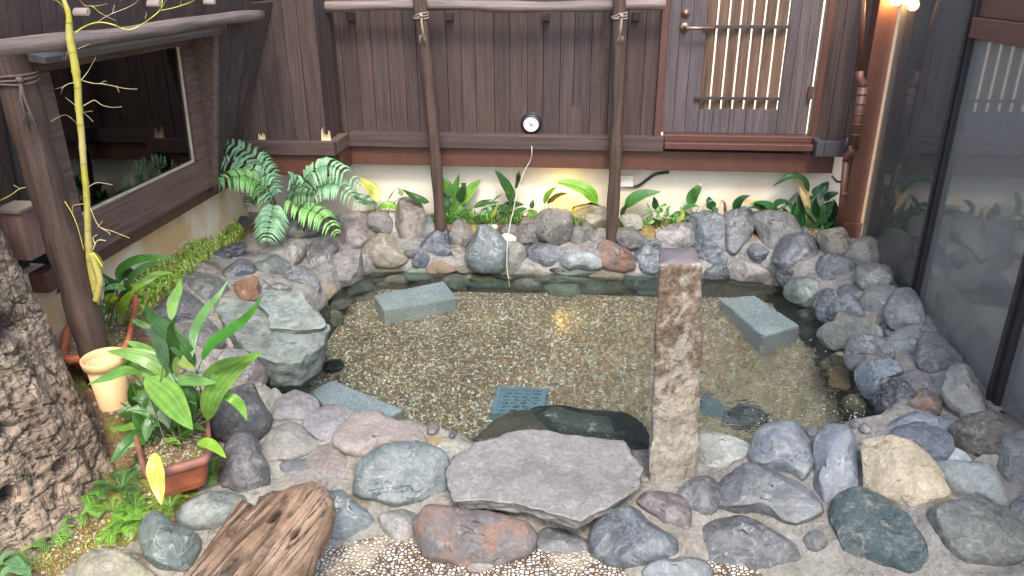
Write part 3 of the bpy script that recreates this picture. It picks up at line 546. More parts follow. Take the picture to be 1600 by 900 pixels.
# wooden box
bx = thing('wooden_box', (-2.1, 2.5, .8), 'small weathered wooden box fixed to the plank wall behind the old trunk', 'box')
mb = MB(); mb.box((-2.22, 2.44, .775), (-2.02, 2.55, .955)); obj('box_body', mb, m_wood('box_boards', srgb(104, 76, 64), srgb(150, 124, 112), (50, 50, 3), knots=False), bx, bevel=.002)
mb = MB(); mb.box((-2.23, 2.43, .956), (-2.012, 2.56, .968)); obj('box_lid', mb, m_wood('box_lid_wood', srgb(120, 104, 94), srgb(160, 146, 134), (50, 3, 50), knots=False), bx, bevel=.002)
# ---- log posts with rope
def logpost(name, base, top, r0, r1, label, ropez, mrope, bend=.01, kinky=0):
    t = thing('log_post', base, label, 'post', 'log posts'); b, tp = Vector(base), Vector(top); n = 26; pts = []
    for i in range(n):
        f = i/(n-1); p = b.lerp(tp, f); pts.append(p+Vector((bend*math.sin(f*5+kinky), 0, 0)))
    mb = MB(); mb.tube(pts, [r0+(r1-r0)*i/(n-1)+.0025*math.sin(i*1.3+kinky) for i in range(n)], 20, wob=.07); obj('shaft', mb, M['log'], t, smooth=True)
    f = (ropez-b.z)/(tp.z-b.z); c = b.lerp(tp, f)+Vector((bend*math.sin(f*5+kinky), 0, 0)); r = r0+(r1-r0)*f+.005
    mb = MB()
    for k in range(3):
        loop = [c+Vector((math.cos(a)*r, math.sin(a)*r, .007*k+.012*math.sin(a*1+k*.7)-.01*abs(math.cos(a)))) for a in np.linspace(0, 2*math.pi, 28)]; mb.tube(loop, .0035, 6, cap=False)
    fx = c+Vector((.01 if r < .06 else r*.75, -r-.004 if r < .06 else -r*.75, 0)); rr = random.Random(5+kinky)
    mb.lathe(fx, (0, -1, 0), [(0, -.006), (.011, -.002), (.012, .006), (0, .012)], 10)
    for k in range(5):
        L_ = rr.uniform(.09, .15)*(1.35 if r > .06 else 1); dx = rr.uniform(-.012, .018)*(2 if r > .06 else 1); mb.tube([fx, fx+Vector((dx*.4, -.012, -L_*.35)), fx+Vector((dx, -.004, -L_))], [.004, .0042, .002], 5)
    for k in range(14):
        dx = rr.uniform(-.02, .024); q = fx+Vector((dx*.6, -.004, -.10)); mb.tube([q, q+Vector((dx*.5, rr.uniform(-.01, .01), -rr.uniform(.02, .05)))], .0008, 3)
    obj('rope_binding', mb, mrope, t, smooth=True); return t
logpost('a', (-.885, 4.385, .25), (-.952, 4.385, 1.85), .033, .036, 'slender round log post in front of the fence, left of the thermometer', 1.525, M['rope'], .008, 0)
logpost('b', (.158, 4.385, .2), (.128, 4.385, 1.85), .036, .035, 'round log post in front of the fence, between the thermometer and the gate', 1.525, M['rope'], -.008, 2)
pb_, pt_ = ony((150, 560), 2.42), ony((4, 38), 2.42)
logpost('c', (pb_.x, 2.42, pb_.z-.08), (pt_.x, 2.42, pt_.z), .056, .060, 'thick dark log post by the window, roped near its sawn top', 1.43, M['ropedark'], .004, 1)
# ---- thermometer
tc_ = ony((830, 193), 4.54); th = thing('dial_thermometer', tc_, 'round white dial thermometer with black rim hung low on the plank fence', 'thermometer')
mb = MB(); mb.lathe((tc_.x, 4.558, tc_.z), (0, -1, 0), [(.062, 0), (.064, .006), (.058, .012), (.054, .030), (.046, .034), (.046, .026)], 40); obj('rim', mb, M['black'], th, smooth=False, bevel=.0008)
fc = Vector((tc_.x, 4.558-.027, tc_.z-.004)); mb = MB(); mb.lathe(fc, (0, -1, 0), [(0, 0), (.0455, 0)], 40); obj('dial_face', mb, M['white'], th)
mb = MB()
for k in range(31):
    a = R(225-k*9); r0 = .033 if k % 5 == 0 else .037; d = Vector((math.cos(a), 0, math.sin(a))); s = Vector((-d.z, 0, d.x))*(.0009 if k % 5 == 0 else .0004); o = Vector((0, -.001, 0))
    mb.add([fc+o+d*r0-s, fc+o+d*.041-s, fc+o+d*.041+s, fc+o+d*r0+s], [(0, 1, 2, 3)])
a = R(140); d = Vector((math.cos(a), 0, math.sin(a))); s = Vector((-d.z, 0, d.x))*.002; o = Vector((0, -.002, 0)); mb.add([fc+o-d*.014-s*1.5, fc+o+d*.034, fc+o-d*.014+s*1.5], [(0, 1, 2)]); mb.lathe(fc+o, (0, -1, 0), [(.004, 0), (.004, .002), (0, .003)], 12)
obj('pointer', mb, M['black'], th)
cab = [ony((830, 210), 4.54), ony((831, 236), 4.45), ony((829, 250), 4.47), ony((818, 270), 4.46), ony((808, 300), 4.44), ony((802, 330), 4.41), ony((797, 350), 4.32), ony((793, 380), 4.20), ony((792, 415), 4.17), ony((795, 440), 4.16), ony((796, 455), 4.15)]
def spline(pts, n=8):
    pts = [Vector(p) for p in pts]; out = []
    for i in range(len(pts)-1):
        p0, p1, p2, p3 = pts[max(i-1, 0)], pts[i], pts[i+1], pts[min(i+2, len(pts)-1)]
        for k in range(n):
            t = k/n; out.append(.5*((2*p1)+(p2-p0)*t+(2*p0-5*p1+4*p2-p3)*t*t+(3*p1-p0-3*p2+p3)*t**3))
    return out+[pts[-1]]
mb = MB(); mb.tube(spline(cab), .0028, 6); obj('probe_cable', mb, m_plain('pale_cable', srgb(200, 190, 176), .6), th, smooth=True)
# ---- junction box and conduit
jb = thing('junction_box', ony((980, 283), 4.58), 'small white junction box on the plaster beside the right log post, with black cable', 'junction box')
a, b = ony((970, 274), 4.57), ony((989, 292), 4.57); mb = MB(); mb.box((a.x, 4.565, b.z), (b.x, 4.589, a.z)); obj('housing', mb, M['white'], jb, bevel=.003)
mb = MB(); mb.tube(spline([ony((976, 290), 4.58), ony((995, 291), 4.58), ony((1012, 280), 4.575), ony((1025, 272), 4.575), ony((1045, 269), 4.58)]), .009, 8); obj('conduit', mb, M['black'], jb, smooth=True)
# ---- ground lamp
gl = thing('garden_lamp', ony((878, 330), 4.52), 'small glowing yellow garden lamp half hidden behind the rocks and leaves', 'lamp')
c = ony((880, 316), 4.52); mb = MB(); mb.lathe(c+Vector((0, 0, -.06)), (0, 0, 1), [(.040, 0), (.055, .03), (.048, .070), (.028, .090), (0, .095)], 24); obj('lamp_shade', mb, m_emit('yellow_glow', (1, .68, .05, 1), 2.4), gl, smooth=True)
mb = MB(); mb.lathe(c+Vector((0, 0, -.14)), (0, 0, 1), [(.012, 0), (.012, .07), (.034, .078), (.034, .085)], 16); obj('lamp_stem', mb, M['black'], gl)
ld = bpy.data.lights.new('garden_light', 'POINT'); ld.energy = .22; ld.color = (1, .6, .18); ld.shadow_soft_size = .03; lo = bpy.data.objects.new('garden_light', ld); C.objects.link(lo); lo.location = c+Vector((0, .0, .07))
# ------------------------------------------------------------- stones
def smoothpoly(P, n=96):
    P = [Vector((a, b)) for a, b in P]; m = len(P); out = []
    for i in range(m):
        p0, p1, p2, p3 = P[i-1], P[i], P[(i+1) % m], P[(i+2) % m]
        for k in range(8):
            t = k/8; out.append(.5*((2*p1)+(p2-p0)*t+(2*p0-5*p1+4*p2-p3)*t*t+(3*p1-p0-3*p2+p3)*t**3))
    return out
def radial(poly, n=120):
    res = []
    for k in range(n):
        th = 2*math.pi*k/n-math.pi; d = Vector((math.cos(th), math.sin(th))); best = 0
        for i in range(len(poly)):
            a, b = poly[i], poly[(i+1) % len(poly)]; e = b-a; den = d.x*e.y-d.y*e.x
            if abs(den) < 1e-12: continue
            t = (a.x*e.y-a.y*e.x)/den; u = (a.x*d.y-a.y*d.x)/den
            if t > 0 and -1e-6 <= u <= 1+1e-6: best = max(best, t)
        res.append(best)
    for k in range(n):
        if res[k] == 0: res[k] = res[k-1]
    return res
ICO = {}
def ico(s):
    if s not in ICO:
        bm = bmesh.new(); bmesh.ops.create_icosphere(bm, subdivisions=s, radius=1); ICO[s] = ([v.co.copy() for v in bm.verts], [[v.index for v in f.verts] for f in bm.faces]); bm.free()
    return ICO[s]
SC = 0; OUT = []
def stone(K, pts, col, mat='s', label=None, th=None, flat=.5, emb=.06, facets=4, rough=1.0, group=None, name='boulder', cat='stone', tilt=None, lift=0, z=None, shrink=None, k1=.75, k2=.85, sub=5, at=None):
    global SC; SC += 1; rnd = random.Random(SC*17)
    if shrink is None: shrink = {'stones along the back rim': 1.12, 'stones along the right rim': 1.12, 'stones along the left rim': 1.08, 'stones along the front rim': 1.14, 'stones under the water': 1.18}.get(group, 1.05)
    pp_ = [px(K, p) for p in pts]; cxy = (sum(p[0] for p in pp_)/len(pp_), sum(p[1] for p in pp_)/len(pp_)); OUT.append([(cxy[0]+(p[0]-cxy[0])*shrink, cxy[1]+(p[1]-cxy[1])*shrink) for p in pp_])
    O = at if at is not None else (onz(cxy, z) if z is not None else hit(cxy, lift))
    view = (CAM-O).normalized(); sn = tilt if tilt is not None else snorm(O.x, O.y)
    n = (view*(1-flat)+Vector(sn)*flat).normalized()
    if n.dot(view) < .35: n = (n+view*.5).normalized()
    a = RT-n*RT.dot(n); a.normalize(); b = n.cross(a)
    P2 = []
    for p in smoothpoly(pp_):
        q = onplane(p, O, n)-O; P2.append(Vector((q.dot(a), q.dot(b))))
    rad = radial(P2); ms = sorted(rad); size = ms[len(ms)//2]; mn = ms[len(ms)//8]
    T = (th if th is not None else .62)*mn if th is None or th < 5 else th
    O2 = O+n*T*(.5-emb*2 if flat < .8 else .25)*.5
    shift = O2-O
    vs_, fs = ico(sub if size > .045 else 4); out = []; seed = Vector((SC*3.1, SC*1.7, SC*.9))
    cuts = []
    for i in range(facets):
        d = Vector((rnd.uniform(-1, 1), rnd.uniform(-1, 1), rnd.uniform(-.1, 1))).normalized(); cuts.append((d, rnd.uniform(.68, .92)))
    for d in vs_:
        s = math.hypot(d.x, d.y); ph = math.atan2(d.y, d.x); u = (ph+math.pi)/(2*math.pi)*120; i = int(u) % 120; f = u-int(u); r = rad[i]*(1-f)+rad[(i+1) % 120]*f
        r = r*min(1, s*1.0)+size*(1-min(1, s))  if s < .2 else r
        rho = s**k1; zz = math.copysign(abs(d.z)**k2, d.z)
        q = Vector((math.cos(ph)*rho, math.sin(ph)*rho, zz))
        for cdv, cl in cuts:
            e = q.dot(cdv)-cl
            if e > 0: q = q-cdv*e*.8
        rr = max(1e-5, math.hypot(q.x, q.y)); sx = r*shrink
        p = Vector((q.x*sx, q.y*sx, q.z*T)); nd = Vector((d.x, d.y, d.z*1.0))
        w1 = noise.noise(p/size*1.6+seed); w2 = noise.fractal(p/size*4+seed, 1.0, 2.0, 4); w3 = noise.ridged_multi_fractal(p/size*2.2+seed, 1, 2, 4, 1, 2)-1 if rough > 1.2 else 0
        p += nd*size*(.06*w1+.028*rough*w2-.035*(rough-1)*w3)
        out.append(O2+a*p.x+b*p.y+n*p.z)
    mb = MB(); mb.v = out; mb.f = fs; mb.c = [(1, 1, 1, 1)]*len(fs); mb.m = [0]*len(fs)
    if out and min(v.y for v in out) > 0 and O.y > 4.0:
        mb.v = [Vector((v.x, min(v.y, 4.585), v.z)) for v in out]
    o = obj(name, mb, M[mat], origin=O2, smooth=True, color=(col[0], col[1], col[2], 1)); tag(o, label, cat, group); return o
g = srgb
BK = 'stones along the back rim'; RTG = 'stones along the right rim'; LF = 'stones along the left rim'; FR = 'stones along the front rim'; UW = 'stones under the water'
S = [
('A',[(60,240),(80,180),(150,155),(215,170),(238,240),(215,290),(150,315),(85,295)],g(140,116,108),'s','round pinkish brown boulder right of the ferns on the back rim',BK,{}),
('A',[(215,200),(225,155),(280,150),(312,185),(305,235),(260,242),(225,230)],g(118,108,98),'r','small rough grey-brown stone above the tan stone, beside the pink boulder',BK,{}),
('A',[(300,160),(330,155),(348,200),(343,235),(310,230)],g(138,134,132),'s','narrow pale grey stone squeezed against the tallest brown boulder',BK,{}),
('A',[(335,170),(350,110),(390,92),(435,110),(458,170),(455,240),(420,285),(385,285),(350,240)],g(132,112,96),'v','tall upright brown boulder left of the left log post',BK,{'lift':.03}),
('A',[(440,235),(455,180),(490,160),(540,175),(535,220),(490,255),(455,270)],g(112,108,106),'r','grey stone with a pale chipped top at the foot of the left log post',BK,{}),
('A',[(180,320),(230,260),(280,245),(330,270),(378,340),(350,375),(270,385),(220,365)],g(152,132,108),'v','tan humped boulder just above the waterline left of the log post',BK,{}),
('A',[(52,440),(60,350),(110,320),(165,325),(188,380),(185,430),(140,465),(70,470)],g(134,122,118),'t','pale banded round stone at the left end of the back waterline',BK,{}),
('A',[(412,365),(440,300),(500,235),(550,215),(582,250),(575,320),(530,370),(450,382)],g(66,74,92),'w','dark slate-blue slanted boulder below the left log post',BK,{}),
('A',[(572,240),(590,195),(625,180),(660,215),(665,270),(635,305),(595,300),(575,270)],g(120,106,94),'r','brown speckled upright oval stone right of the left log post',BK,{}),
('A',[(648,340),(660,270),(710,215),(770,225),(815,290),(818,350),(790,395),(700,405),(660,385)],g(98,110,116),'v','big blue-grey boulder with thin white veins below the two cream pebbles',BK,{}),
('A',[(728,215),(750,198),(785,210),(782,232),(750,232)],g(206,196,158),'s','small cream pebble resting on top of the blue-grey veined boulder',BK,{'facets':0}),
('A',[(795,255),(820,240),(858,255),(855,280),(815,280)],g(204,188,144),'s','small cream pebble by the thermometer cable, lower of two',BK,{'facets':0}),
('A',[(780,230),(800,205),(860,205),(870,240),(830,255),(790,245)],g(96,90,88),'r','dark grey stone behind the lower cream pebble',BK,{}),
('A',[(858,240),(885,185),(930,180),(960,220),(960,270),(910,295),(870,285)],g(112,98,90),'r','brown-grey stone left of the big boulder in front of the yellow lamp',BK,{}),
('A',[(945,210),(960,160),(1020,138),(1085,145),(1108,190),(1090,255),(1030,285),(985,270),(955,240)],g(108,98,90),'r','big dark brown boulder directly in front of the yellow lamp',BK,{'lift':.04}),
('A',[(1100,145),(1140,112),(1220,108),(1280,140),(1294,185),(1260,210),(1190,222),(1120,185)],g(186,172,148),'q','white and rusty tan angular rock left of the right log post',BK,{'lift':.05,'facets':8}),
('A',[(1095,240),(1110,195),(1150,185),(1195,225),(1190,290),(1160,320),(1105,300)],g(104,98,94),'r','dark grey stone under the white and tan rock',BK,{}),
('A',[(1195,240),(1230,222),(1285,235),(1285,270),(1220,290),(1195,275)],g(122,112,104),'r','small brown stone at the foot of the right log post',BK,{}),
('A',[(890,350),(905,305),(970,275),(1050,290),(1100,310),(1070,365),(1000,390),(900,385)],g(92,94,108),'w','wide slate-blue stone at the waterline below the dark brown boulder',BK,{}),
('A',[(810,310),(840,280),(885,290),(900,330),(890,385),(840,395),(815,370)],g(148,144,132),'q','mottled pale stone at the waterline right of the thermometer cable',BK,{}),
('A',[(1050,350),(1100,325),(1180,320),(1225,350),(1220,390),(1100,390)],g(140,148,152),'s','pale bluish flat-faced stone at the waterline left of the rusty stone',BK,{}),
('A',[(1222,320),(1240,280),(1290,275),(1345,305),(1375,355),(1370,395),(1300,403),(1235,380)],g(120,92,80),'o','rusty red-brown boulder at the back waterline below the right log post',BK,{}),
('A',[(1290,240),(1310,215),(1370,210),(1425,255),(1425,290),(1370,305),(1310,280)],g(96,92,88),'r','dark grey stone right of the log post, above the waterline',BK,{}),
('A',[(1322,185),(1345,160),(1400,165),(1410,215),(1350,215)],g(170,160,142),'q','pale rough stone just right of the right log post',BK,{'lift':.03}),
('A',[(1380,350),(1400,300),(1440,280),(1490,285),(1492,400),(1400,405)],g(96,106,118),'w','blue-grey wet stone at the waterline left of the stone pillar top',BK,{}),
('N',[(340,470),(430,415),(540,405),(565,450),(560,545),(450,560),(390,530)],g(140,128,126),'s','pale pinkish boulder directly behind the top of the stone pillar',BK,{}),
('A',[(370,320),(400,310),(440,295),(430,330),(395,345)],g(86,82,80),'w','small dark stone wedged right of the tan humped boulder',BK,{}),
('A',[(565,310),(600,295),(655,320),(640,372),(590,360)],g(126,112,100),'r','small tan-grey stone between the slate-blue and the veined boulder',BK,{}),
('N',[(565,370),(620,345),(720,350),(775,400),(790,560),(780,640),(700,665),(620,620),(570,540)],g(88,98,108),'w','tall cracked blue-black boulder right of the stone pillar top',BK,{'rough':1.8}),
('N',[(560,350),(600,328),(645,345),(610,400),(568,395)],g(98,104,110),'r','small blue-grey stone perched behind the cracked blue-black boulder',BK,{'lift':.03}),
('N',[(765,360),(800,330),(880,310),(930,330),(940,420),(910,540),(850,580),(790,560),(772,450)],g(108,108,114),'v','upright grey boulder between the cracked blue-black one and the biggest right one',BK,{'lift':.02}),
('N',[(945,400),(960,350),(1040,335),(1150,340),(1210,380),(1225,470),(1160,540),(1060,565),(980,500)],g(116,112,110),'r','biggest grey boulder in the back row, under the drooping leaves',BK,{'facets':8,'lift':.02}),
('N',[(915,560),(960,530),(1050,570),(1020,620),(980,645),(930,610)],g(80,84,98),'w','small angular slate-blue stone below the biggest grey back boulder',BK,{'facets':8}),
('N',[(1080,600),(1130,520),(1220,485),(1310,490),(1365,540),(1365,640),(1290,670),(1150,680),(1090,650)],g(92,94,104),'s','broad smooth dark blue boulder on the right back corner of the rim',BK,{}),
('N',[(1350,470),(1380,435),(1500,440),(1545,490),(1530,590),(1400,605),(1375,560)],g(132,118,100),'r','angular tan stone at the foot of the steel column',BK,{'facets':8,'lift':.03}),
('B',[(820,330),(860,280),(920,265),(965,300),(968,360),(930,390),(860,385),(825,350)],g(118,110,104),'v','grey-brown banded stone against the glass by the steel column',RTG,{'lift':.02}),
('B',[(290,390),(330,355),(400,360),(475,400),(470,440),(400,455),(320,435)],g(136,122,114),'s','pinkish flat stone dipping into the water right of the pillar',BK,{}),
('B',[(700,400),(710,350),(780,338),(850,345),(855,420),(820,460),(740,465)],g(90,94,104),'w','dark blue blocky stone with a thin crack below the angular tan stone',RTG,{'facets':8}),
('B',[(858,410),(890,385),(990,375),(1015,420),(1010,470),(930,500),(870,480)],g(122,120,116),'v','grey blocky stone beside the glass, above the flat grey stone',RTG,{'facets':7,'lift':.02}),
('B',[(520,430),(540,395),(600,400),(612,440),(565,475)],g(70,70,80),'w','small dark stone below the smooth dark blue corner boulder',RTG,{}),
('B',[(555,500),(590,445),(660,435),(720,480),(710,540),(660,565),(590,540)],g(104,114,106),'s','round green-grey boulder at the right back waterline',RTG,{}),
('B',[(785,490),(820,465),(880,480),(895,530),(840,520),(790,515)],g(100,104,112),'s','small blue-grey stone tucked above the cracked one at the right rim',RTG,{}),
('B',[(690,560),(710,500),(760,488),(780,520),(750,570),(740,620),(700,610)],g(92,100,114),'w','narrow blue stone right of the round green-grey boulder',RTG,{}),
('B',[(745,560),(790,515),(850,512),(895,580),(880,610),(760,625)],g(104,108,120),'w','lumpy blue-grey stone above the pale flat slab on the right',RTG,{'rough':1.5}),
('B',[(890,540),(920,490),(1000,470),(1060,510),(1050,560),(980,590),(910,605)],g(124,122,118),'v','flat-topped grey stone left of the upright egg-shaped boulder',RTG,{}),
('B',[(992,600),(1010,530),(1060,495),(1110,495),(1150,560),(1155,630),(1110,660),(1030,655)],g(120,122,122),'v','upright egg-shaped grey boulder leaning by the glass door mullion',RTG,{'lift':.03}),
('B',[(695,670),(730,635),(840,625),(940,640),(955,700),(830,740),(760,750),(710,710)],g(138,138,130),'f','pale flat slab on the right rim with a white crack',RTG,{'flat':.85,'th':.35}),
('B',[(915,625),(950,605),(985,625),(970,650),(930,655)],g(164,140,112),'q','small tan stone set below the egg-shaped boulder',RTG,{}),
('B',[(820,760),(840,700),(920,692),(1005,730),(1010,790),(900,810),(850,835)],g(110,110,112),'v','grey stone with a rosy top in front of the pale flat slab',RTG,{}),
('B',[(1008,720),(1060,665),(1150,655),(1200,690),(1160,760),(1120,800),(1050,790),(1010,760)],g(134,136,136),'r','light grey rounded boulder in front of the egg-shaped one',RTG,{}),
('B',[(1135,790),(1150,710),(1210,690),(1290,740),(1320,810),(1280,870),(1200,890),(1150,840)],g(106,108,112),'q','deeply furrowed dark grey boulder against the glass wall',RTG,{'rough':2.0,'lift':.02}),
('R',[(115,570),(150,510),(220,490),(300,500),(320,550),(250,590),(200,660),(150,650)],g(108,118,134),'w','wet blue-grey boulder at the waterline left of the furrowed one',RTG,{}),
('R',[(320,570),(350,545),(440,555),(470,600),(460,645),(380,620)],g(112,104,108),'s','small mauve-grey stone between the wet blue and the furrowed boulder',RTG,{}),
('R',[(188,590),(225,570),(260,600),(235,650),(208,710),(190,650)],g(96,106,126),'w','narrow blue stone at the water left of the crumpled black rock',RTG,{}),
('R',[(215,690),(240,620),(290,575),(360,600),(400,670),(370,720),(280,755),(220,730)],g(66,66,76),'w','crumpled glossy black rock at the right waterline',RTG,{'rough':2.6,'facets':9,'lift':.02}),
('R',[(390,640),(450,640),(510,680),(520,740),(490,760),(380,740),(360,700)],g(110,98,96),'o','reddish streaked broken stone right of the crumpled black rock',RTG,{'facets':8}),
('R',[(515,640),(545,555),(600,520),(650,545),(690,640),(720,730),(640,770),(560,720)],g(136,128,118),'s','tall tan-grey standing boulder by the dark door mullion',RTG,{'lift':.04,'th':.7}),
('E',[(985,250),(1030,205),(1100,193),(1200,205),(1290,240),(1240,300),(1050,290),(1000,290)],g(112,122,142),'w','smooth flat blue stone behind the dark blue humped one on the right rim',RTG,{'facets':3}),
('E',[(1000,300),(1060,255),(1150,240),(1250,270),(1280,340),(1230,400),(1190,415),(1130,370),(1020,320)],g(84,94,114),'w','dark blue humped wet boulder on the right front of the rim',RTG,{'lift':.03}),
('E',[(1258,280),(1310,230),(1440,195),(1530,210),(1590,260),(1560,310),(1480,370),(1380,375),(1290,330)],g(98,86,76),'t','long dark brown banded boulder below the door mullion',RTG,{'rough':1.6,'lift':.03}),
('E',[(1475,380),(1500,310),(1560,280),(1650,290),(1660,560),(1560,590),(1500,520)],g(112,108,106),'r','big grey boulder cut by the right edge of the photo',RTG,{}),
('E',[(1535,620),(1570,570),(1660,540),(1660,740),(1570,700)],g(104,104,106),'s','grey stone at the right edge below the big grey boulder',RTG,{}),
('E',[(870,360),(920,325),(1010,320),(1110,345),(1190,410),(1240,500),(1268,575),(1220,610),(1130,640),(1050,590),(930,540),(890,470)],g(214,184,148),'q','large cream-white pitted boulder on the front right rim',FR,{'rough':1.3,'lift':.02}),
('E',[(1225,440),(1300,420),(1430,435),(1490,500),(1510,600),(1380,580),(1280,550)],g(148,150,148),'f','light grey flat stone right of the cream-white boulder',FR,{'flat':.7}),
('E',[(1385,400),(1430,370),(1490,375),(1475,430),(1400,435)],g(184,168,146),'q','small beige stone beside the big grey edge boulder',FR,{}),
('E',[(1185,720),(1210,620),(1290,590),(1450,600),(1540,640),(1590,730),(1560,830),(1400,850),(1250,830)],g(104,104,100),'r','broad dark grey boulder in the front right corner',FR,{}),
('E',[(770,640),(810,570),(880,545),(1000,590),(1090,660),(1160,760),(1160,850),(1080,885),(900,860),(800,810)],g(76,96,102),'q','big pitted blue-green boulder below the cream-white one',FR,{'rough':1.2}),
('E',[(670,350),(720,275),(790,258),(840,300),(860,400),(855,510),(800,560),(700,645),(650,540),(675,440)],g(112,118,136),'s','tall ridged blue-grey stone left of the cream-white boulder',FR,{'facets':8,'lift':.02}),
('E',[(408,370),(430,290),(510,248),(590,250),(640,320),(660,430),(630,500),(540,470),(420,430)],g(112,116,130),'s','rounded blue-grey stone standing left of the tall ridged one',FR,{}),
('E',[(180,320),(185,295),(260,292),(370,320),(410,370),(350,420),(185,445)],g(158,156,148),'v','pale grey stone just right of the foot of the stone pillar',FR,{}),
('E',[(260,290),(310,230),(370,205),(450,240),(470,290),(410,350),(330,320)],g(48,62,64),'w','wet greenish black stone at the water right of the pillar',FR,{'rough':1.6}),
('E',[(265,540),(320,460),(400,430),(500,460),(620,510),(690,590),(680,650),(600,700),(480,640),(300,600)],g(104,104,110),'s','long slanted grey stone below the two blue-grey ones',FR,{'facets':7,'lift':.02}),
('E',[(90,540),(140,485),(210,475),(265,520),(270,580),(170,655),(110,600)],g(92,90,96),'s','small dark stone below the foot of the pillar',FR,{}),
('E',[(130,690),(200,655),(350,655),(500,700),(600,760),(600,830),(480,895),(250,900),(160,800)],g(88,86,92),'v','large dark slate boulder with tan veins at the bottom edge',FR,{}),
('D',[(1405,580),(1440,545),(1540,540),(1610,590),(1620,660),(1600,700),(1500,670),(1420,620)],g(104,86,88),'s','purple-brown oval stone below the pillar, right of the big plum slab',FR,{}),
('D',[(1200,780),(1230,670),(1290,625),(1400,620),(1500,690),(1555,760),(1540,810),(1400,860),(1260,850)],g(84,90,100),'s','smooth dark blue oval boulder below the right tip of the plum slab',FR,{'facets':3}),
('D',[(1430,890),(1470,840),(1560,820),(1680,840),(1690,910),(1500,930)],g(112,116,124),'s','blue-grey stone cut by the bottom edge beside the dark slate boulder',FR,{}),
('D',[(935,800),(970,720),(1030,698),(1100,720),(1190,780),(1180,840),(1100,890),(990,890)],g(112,110,112),'r','crinkled grey stone between the brown mottled and the dark blue oval ones',FR,{'rough':1.4}),
('D',[(440,700),(480,620),(560,608),(720,630),(870,670),(920,730),(890,800),(780,840),(620,865),(500,820)],g(122,108,108),'o','long mottled mauve-brown boulder under the plum slab',FR,{'facets':4}),
('D',[(250,650),(290,625),(420,625),(425,700),(390,770),(320,740)],g(138,128,118),'s','small faded grey-brown stone left of the long mottled boulder',FR,{}),
('D',[(170,500),(200,400),(290,345),(420,335),(520,370),(548,440),(530,530),(400,585),(290,590),(190,560)],g(114,124,124),'v','big green-grey oval boulder left of the plum slab',FR,{'facets':3}),
('D',[(10,560),(60,540),(100,540),(160,575),(240,690),(190,730),(90,740),(10,710)],g(104,116,122),'v','blue-green wedge stone beside the driftwood',FR,{}),
('D',[(515,345),(550,312),(640,315),(675,335),(600,375),(545,390)],g(176,166,148),'f','small pale stone between the green-grey oval and the plum slab',FR,{'flat':.8}),
('D',[(80,310),(110,250),(200,195),(320,215),(420,270),(440,330),(300,340),(220,370),(130,350)],g(172,146,136),'f','largest pale pink flat paving stone by the left front corner of the water',FR,{'flat':.85,'th':.35}),
('D',[(-60,210),(0,165),(80,155),(155,205),(140,260),(50,310),(-50,290)],g(150,138,142),'f','lilac grey flat paving stone on the granite step edge',FR,{'flat':.85,'th':.35}),
('C',[(1280,440),(1300,385),(1380,365),(1450,400),(1470,450),(1370,520),(1300,490)],g(148,124,116),'f','brownish pink flat stone above the tip of the driftwood',FR,{'flat':.8,'th':.35}),
('C',[(870,300),(880,180),(960,110),(1040,100),(1100,180),(1110,300),(1060,355),(950,345)],g(84,78,76),'r','large dark brown boulder right of the terracotta planter',LF,{'facets':7,'lift':.04}),
('C',[(920,520),(940,370),(1000,318),(1060,330),(1100,440),(1100,530),(1020,570),(960,540)],g(92,84,84),'s','dark upright boulder below the large dark brown one',LF,{'lift':.03}),
('C',[(1135,240),(1160,170),(1230,145),(1300,180),(1305,240),(1240,275),(1160,260)],g(148,134,136),'f','lilac flat stone by the left corner of the water',FR,{'flat':.8,'th':.4}),
('C',[(1085,400),(1120,320),(1200,275),(1260,310),(1300,375),(1200,420),(1120,430)],g(142,130,120),'f','grey-brown flat stone right of the dark upright boulder',FR,{'flat':.8,'th':.4}),
('C',[(1165,450),(1200,425),(1280,425),(1285,480),(1210,505)],g(118,114,118),'f','small grey flat stone just above the driftwood',FR,{'flat':.8,'th':.4}),
('C',[(1105,170),(1130,130),(1165,165),(1130,215),(1105,200)],g(172,164,152),'f','small pale wedge stone by the left front corner of the bath',FR,{'flat':.7}),
('C',[(735,660),(800,575),(900,555),(1000,570),(1000,640),(900,700),(800,715)],g(124,128,118),'s','grey-green stone partly under the driftwood by the planter',LF,{}),
('C',[(575,720),(600,665),(650,648),(720,690),(810,740),(815,800),(740,900),(650,900),(600,820)],g(104,118,110),'v','green-grey egg boulder left of the driftwood at the bottom',LF,{'lift':.02}),
('C',[(290,900),(320,840),(400,798),(500,810),(580,860),(640,930),(450,980),(300,960)],g(190,172,138),'q','cream rounded boulder at the very bottom left',LF,{}),
('K',[(830,600),(860,530),(950,515),(1050,560),(1120,620),(1110,700),(1060,760),(950,700),(850,650)],g(138,122,118),'s','pinkish grey boulder above the large dark brown one',LF,{}),
('K',[(380,350),(450,310),(560,230),(650,205),(740,270),(765,340),(700,390),(560,430),(400,430)],g(112,106,106),'r','broad grey boulder behind the tall front leaves',LF,{'facets':7}),
('K',[(640,120),(720,100),(850,120),(905,190),(860,240),(760,270),(700,220),(650,170)],g(122,116,112),'v','pale grey boulder beside the grassy edge, left of the orange stone',LF,{'facets':7}),
('K',[(650,430),(700,380),(780,350),(850,410),(860,500),(780,570),(680,530)],g(114,106,106),'r','grey jagged rock between the front leaves and the big flat slab',LF,{'facets':8}),
('K',[(810,330),(840,240),(930,230),(980,290),(1040,380),(920,430),(850,400)],g(160,154,126),'f','yellowish pale rock left of the big layered slab',LF,{'facets':7}),
('K',[(925,150),(985,118),(1045,130),(1045,220),(980,250),(940,215)],g(178,112,66),'q','bright orange rusty block above the big layered slab',LF,{'facets':8,'lift':.03}),
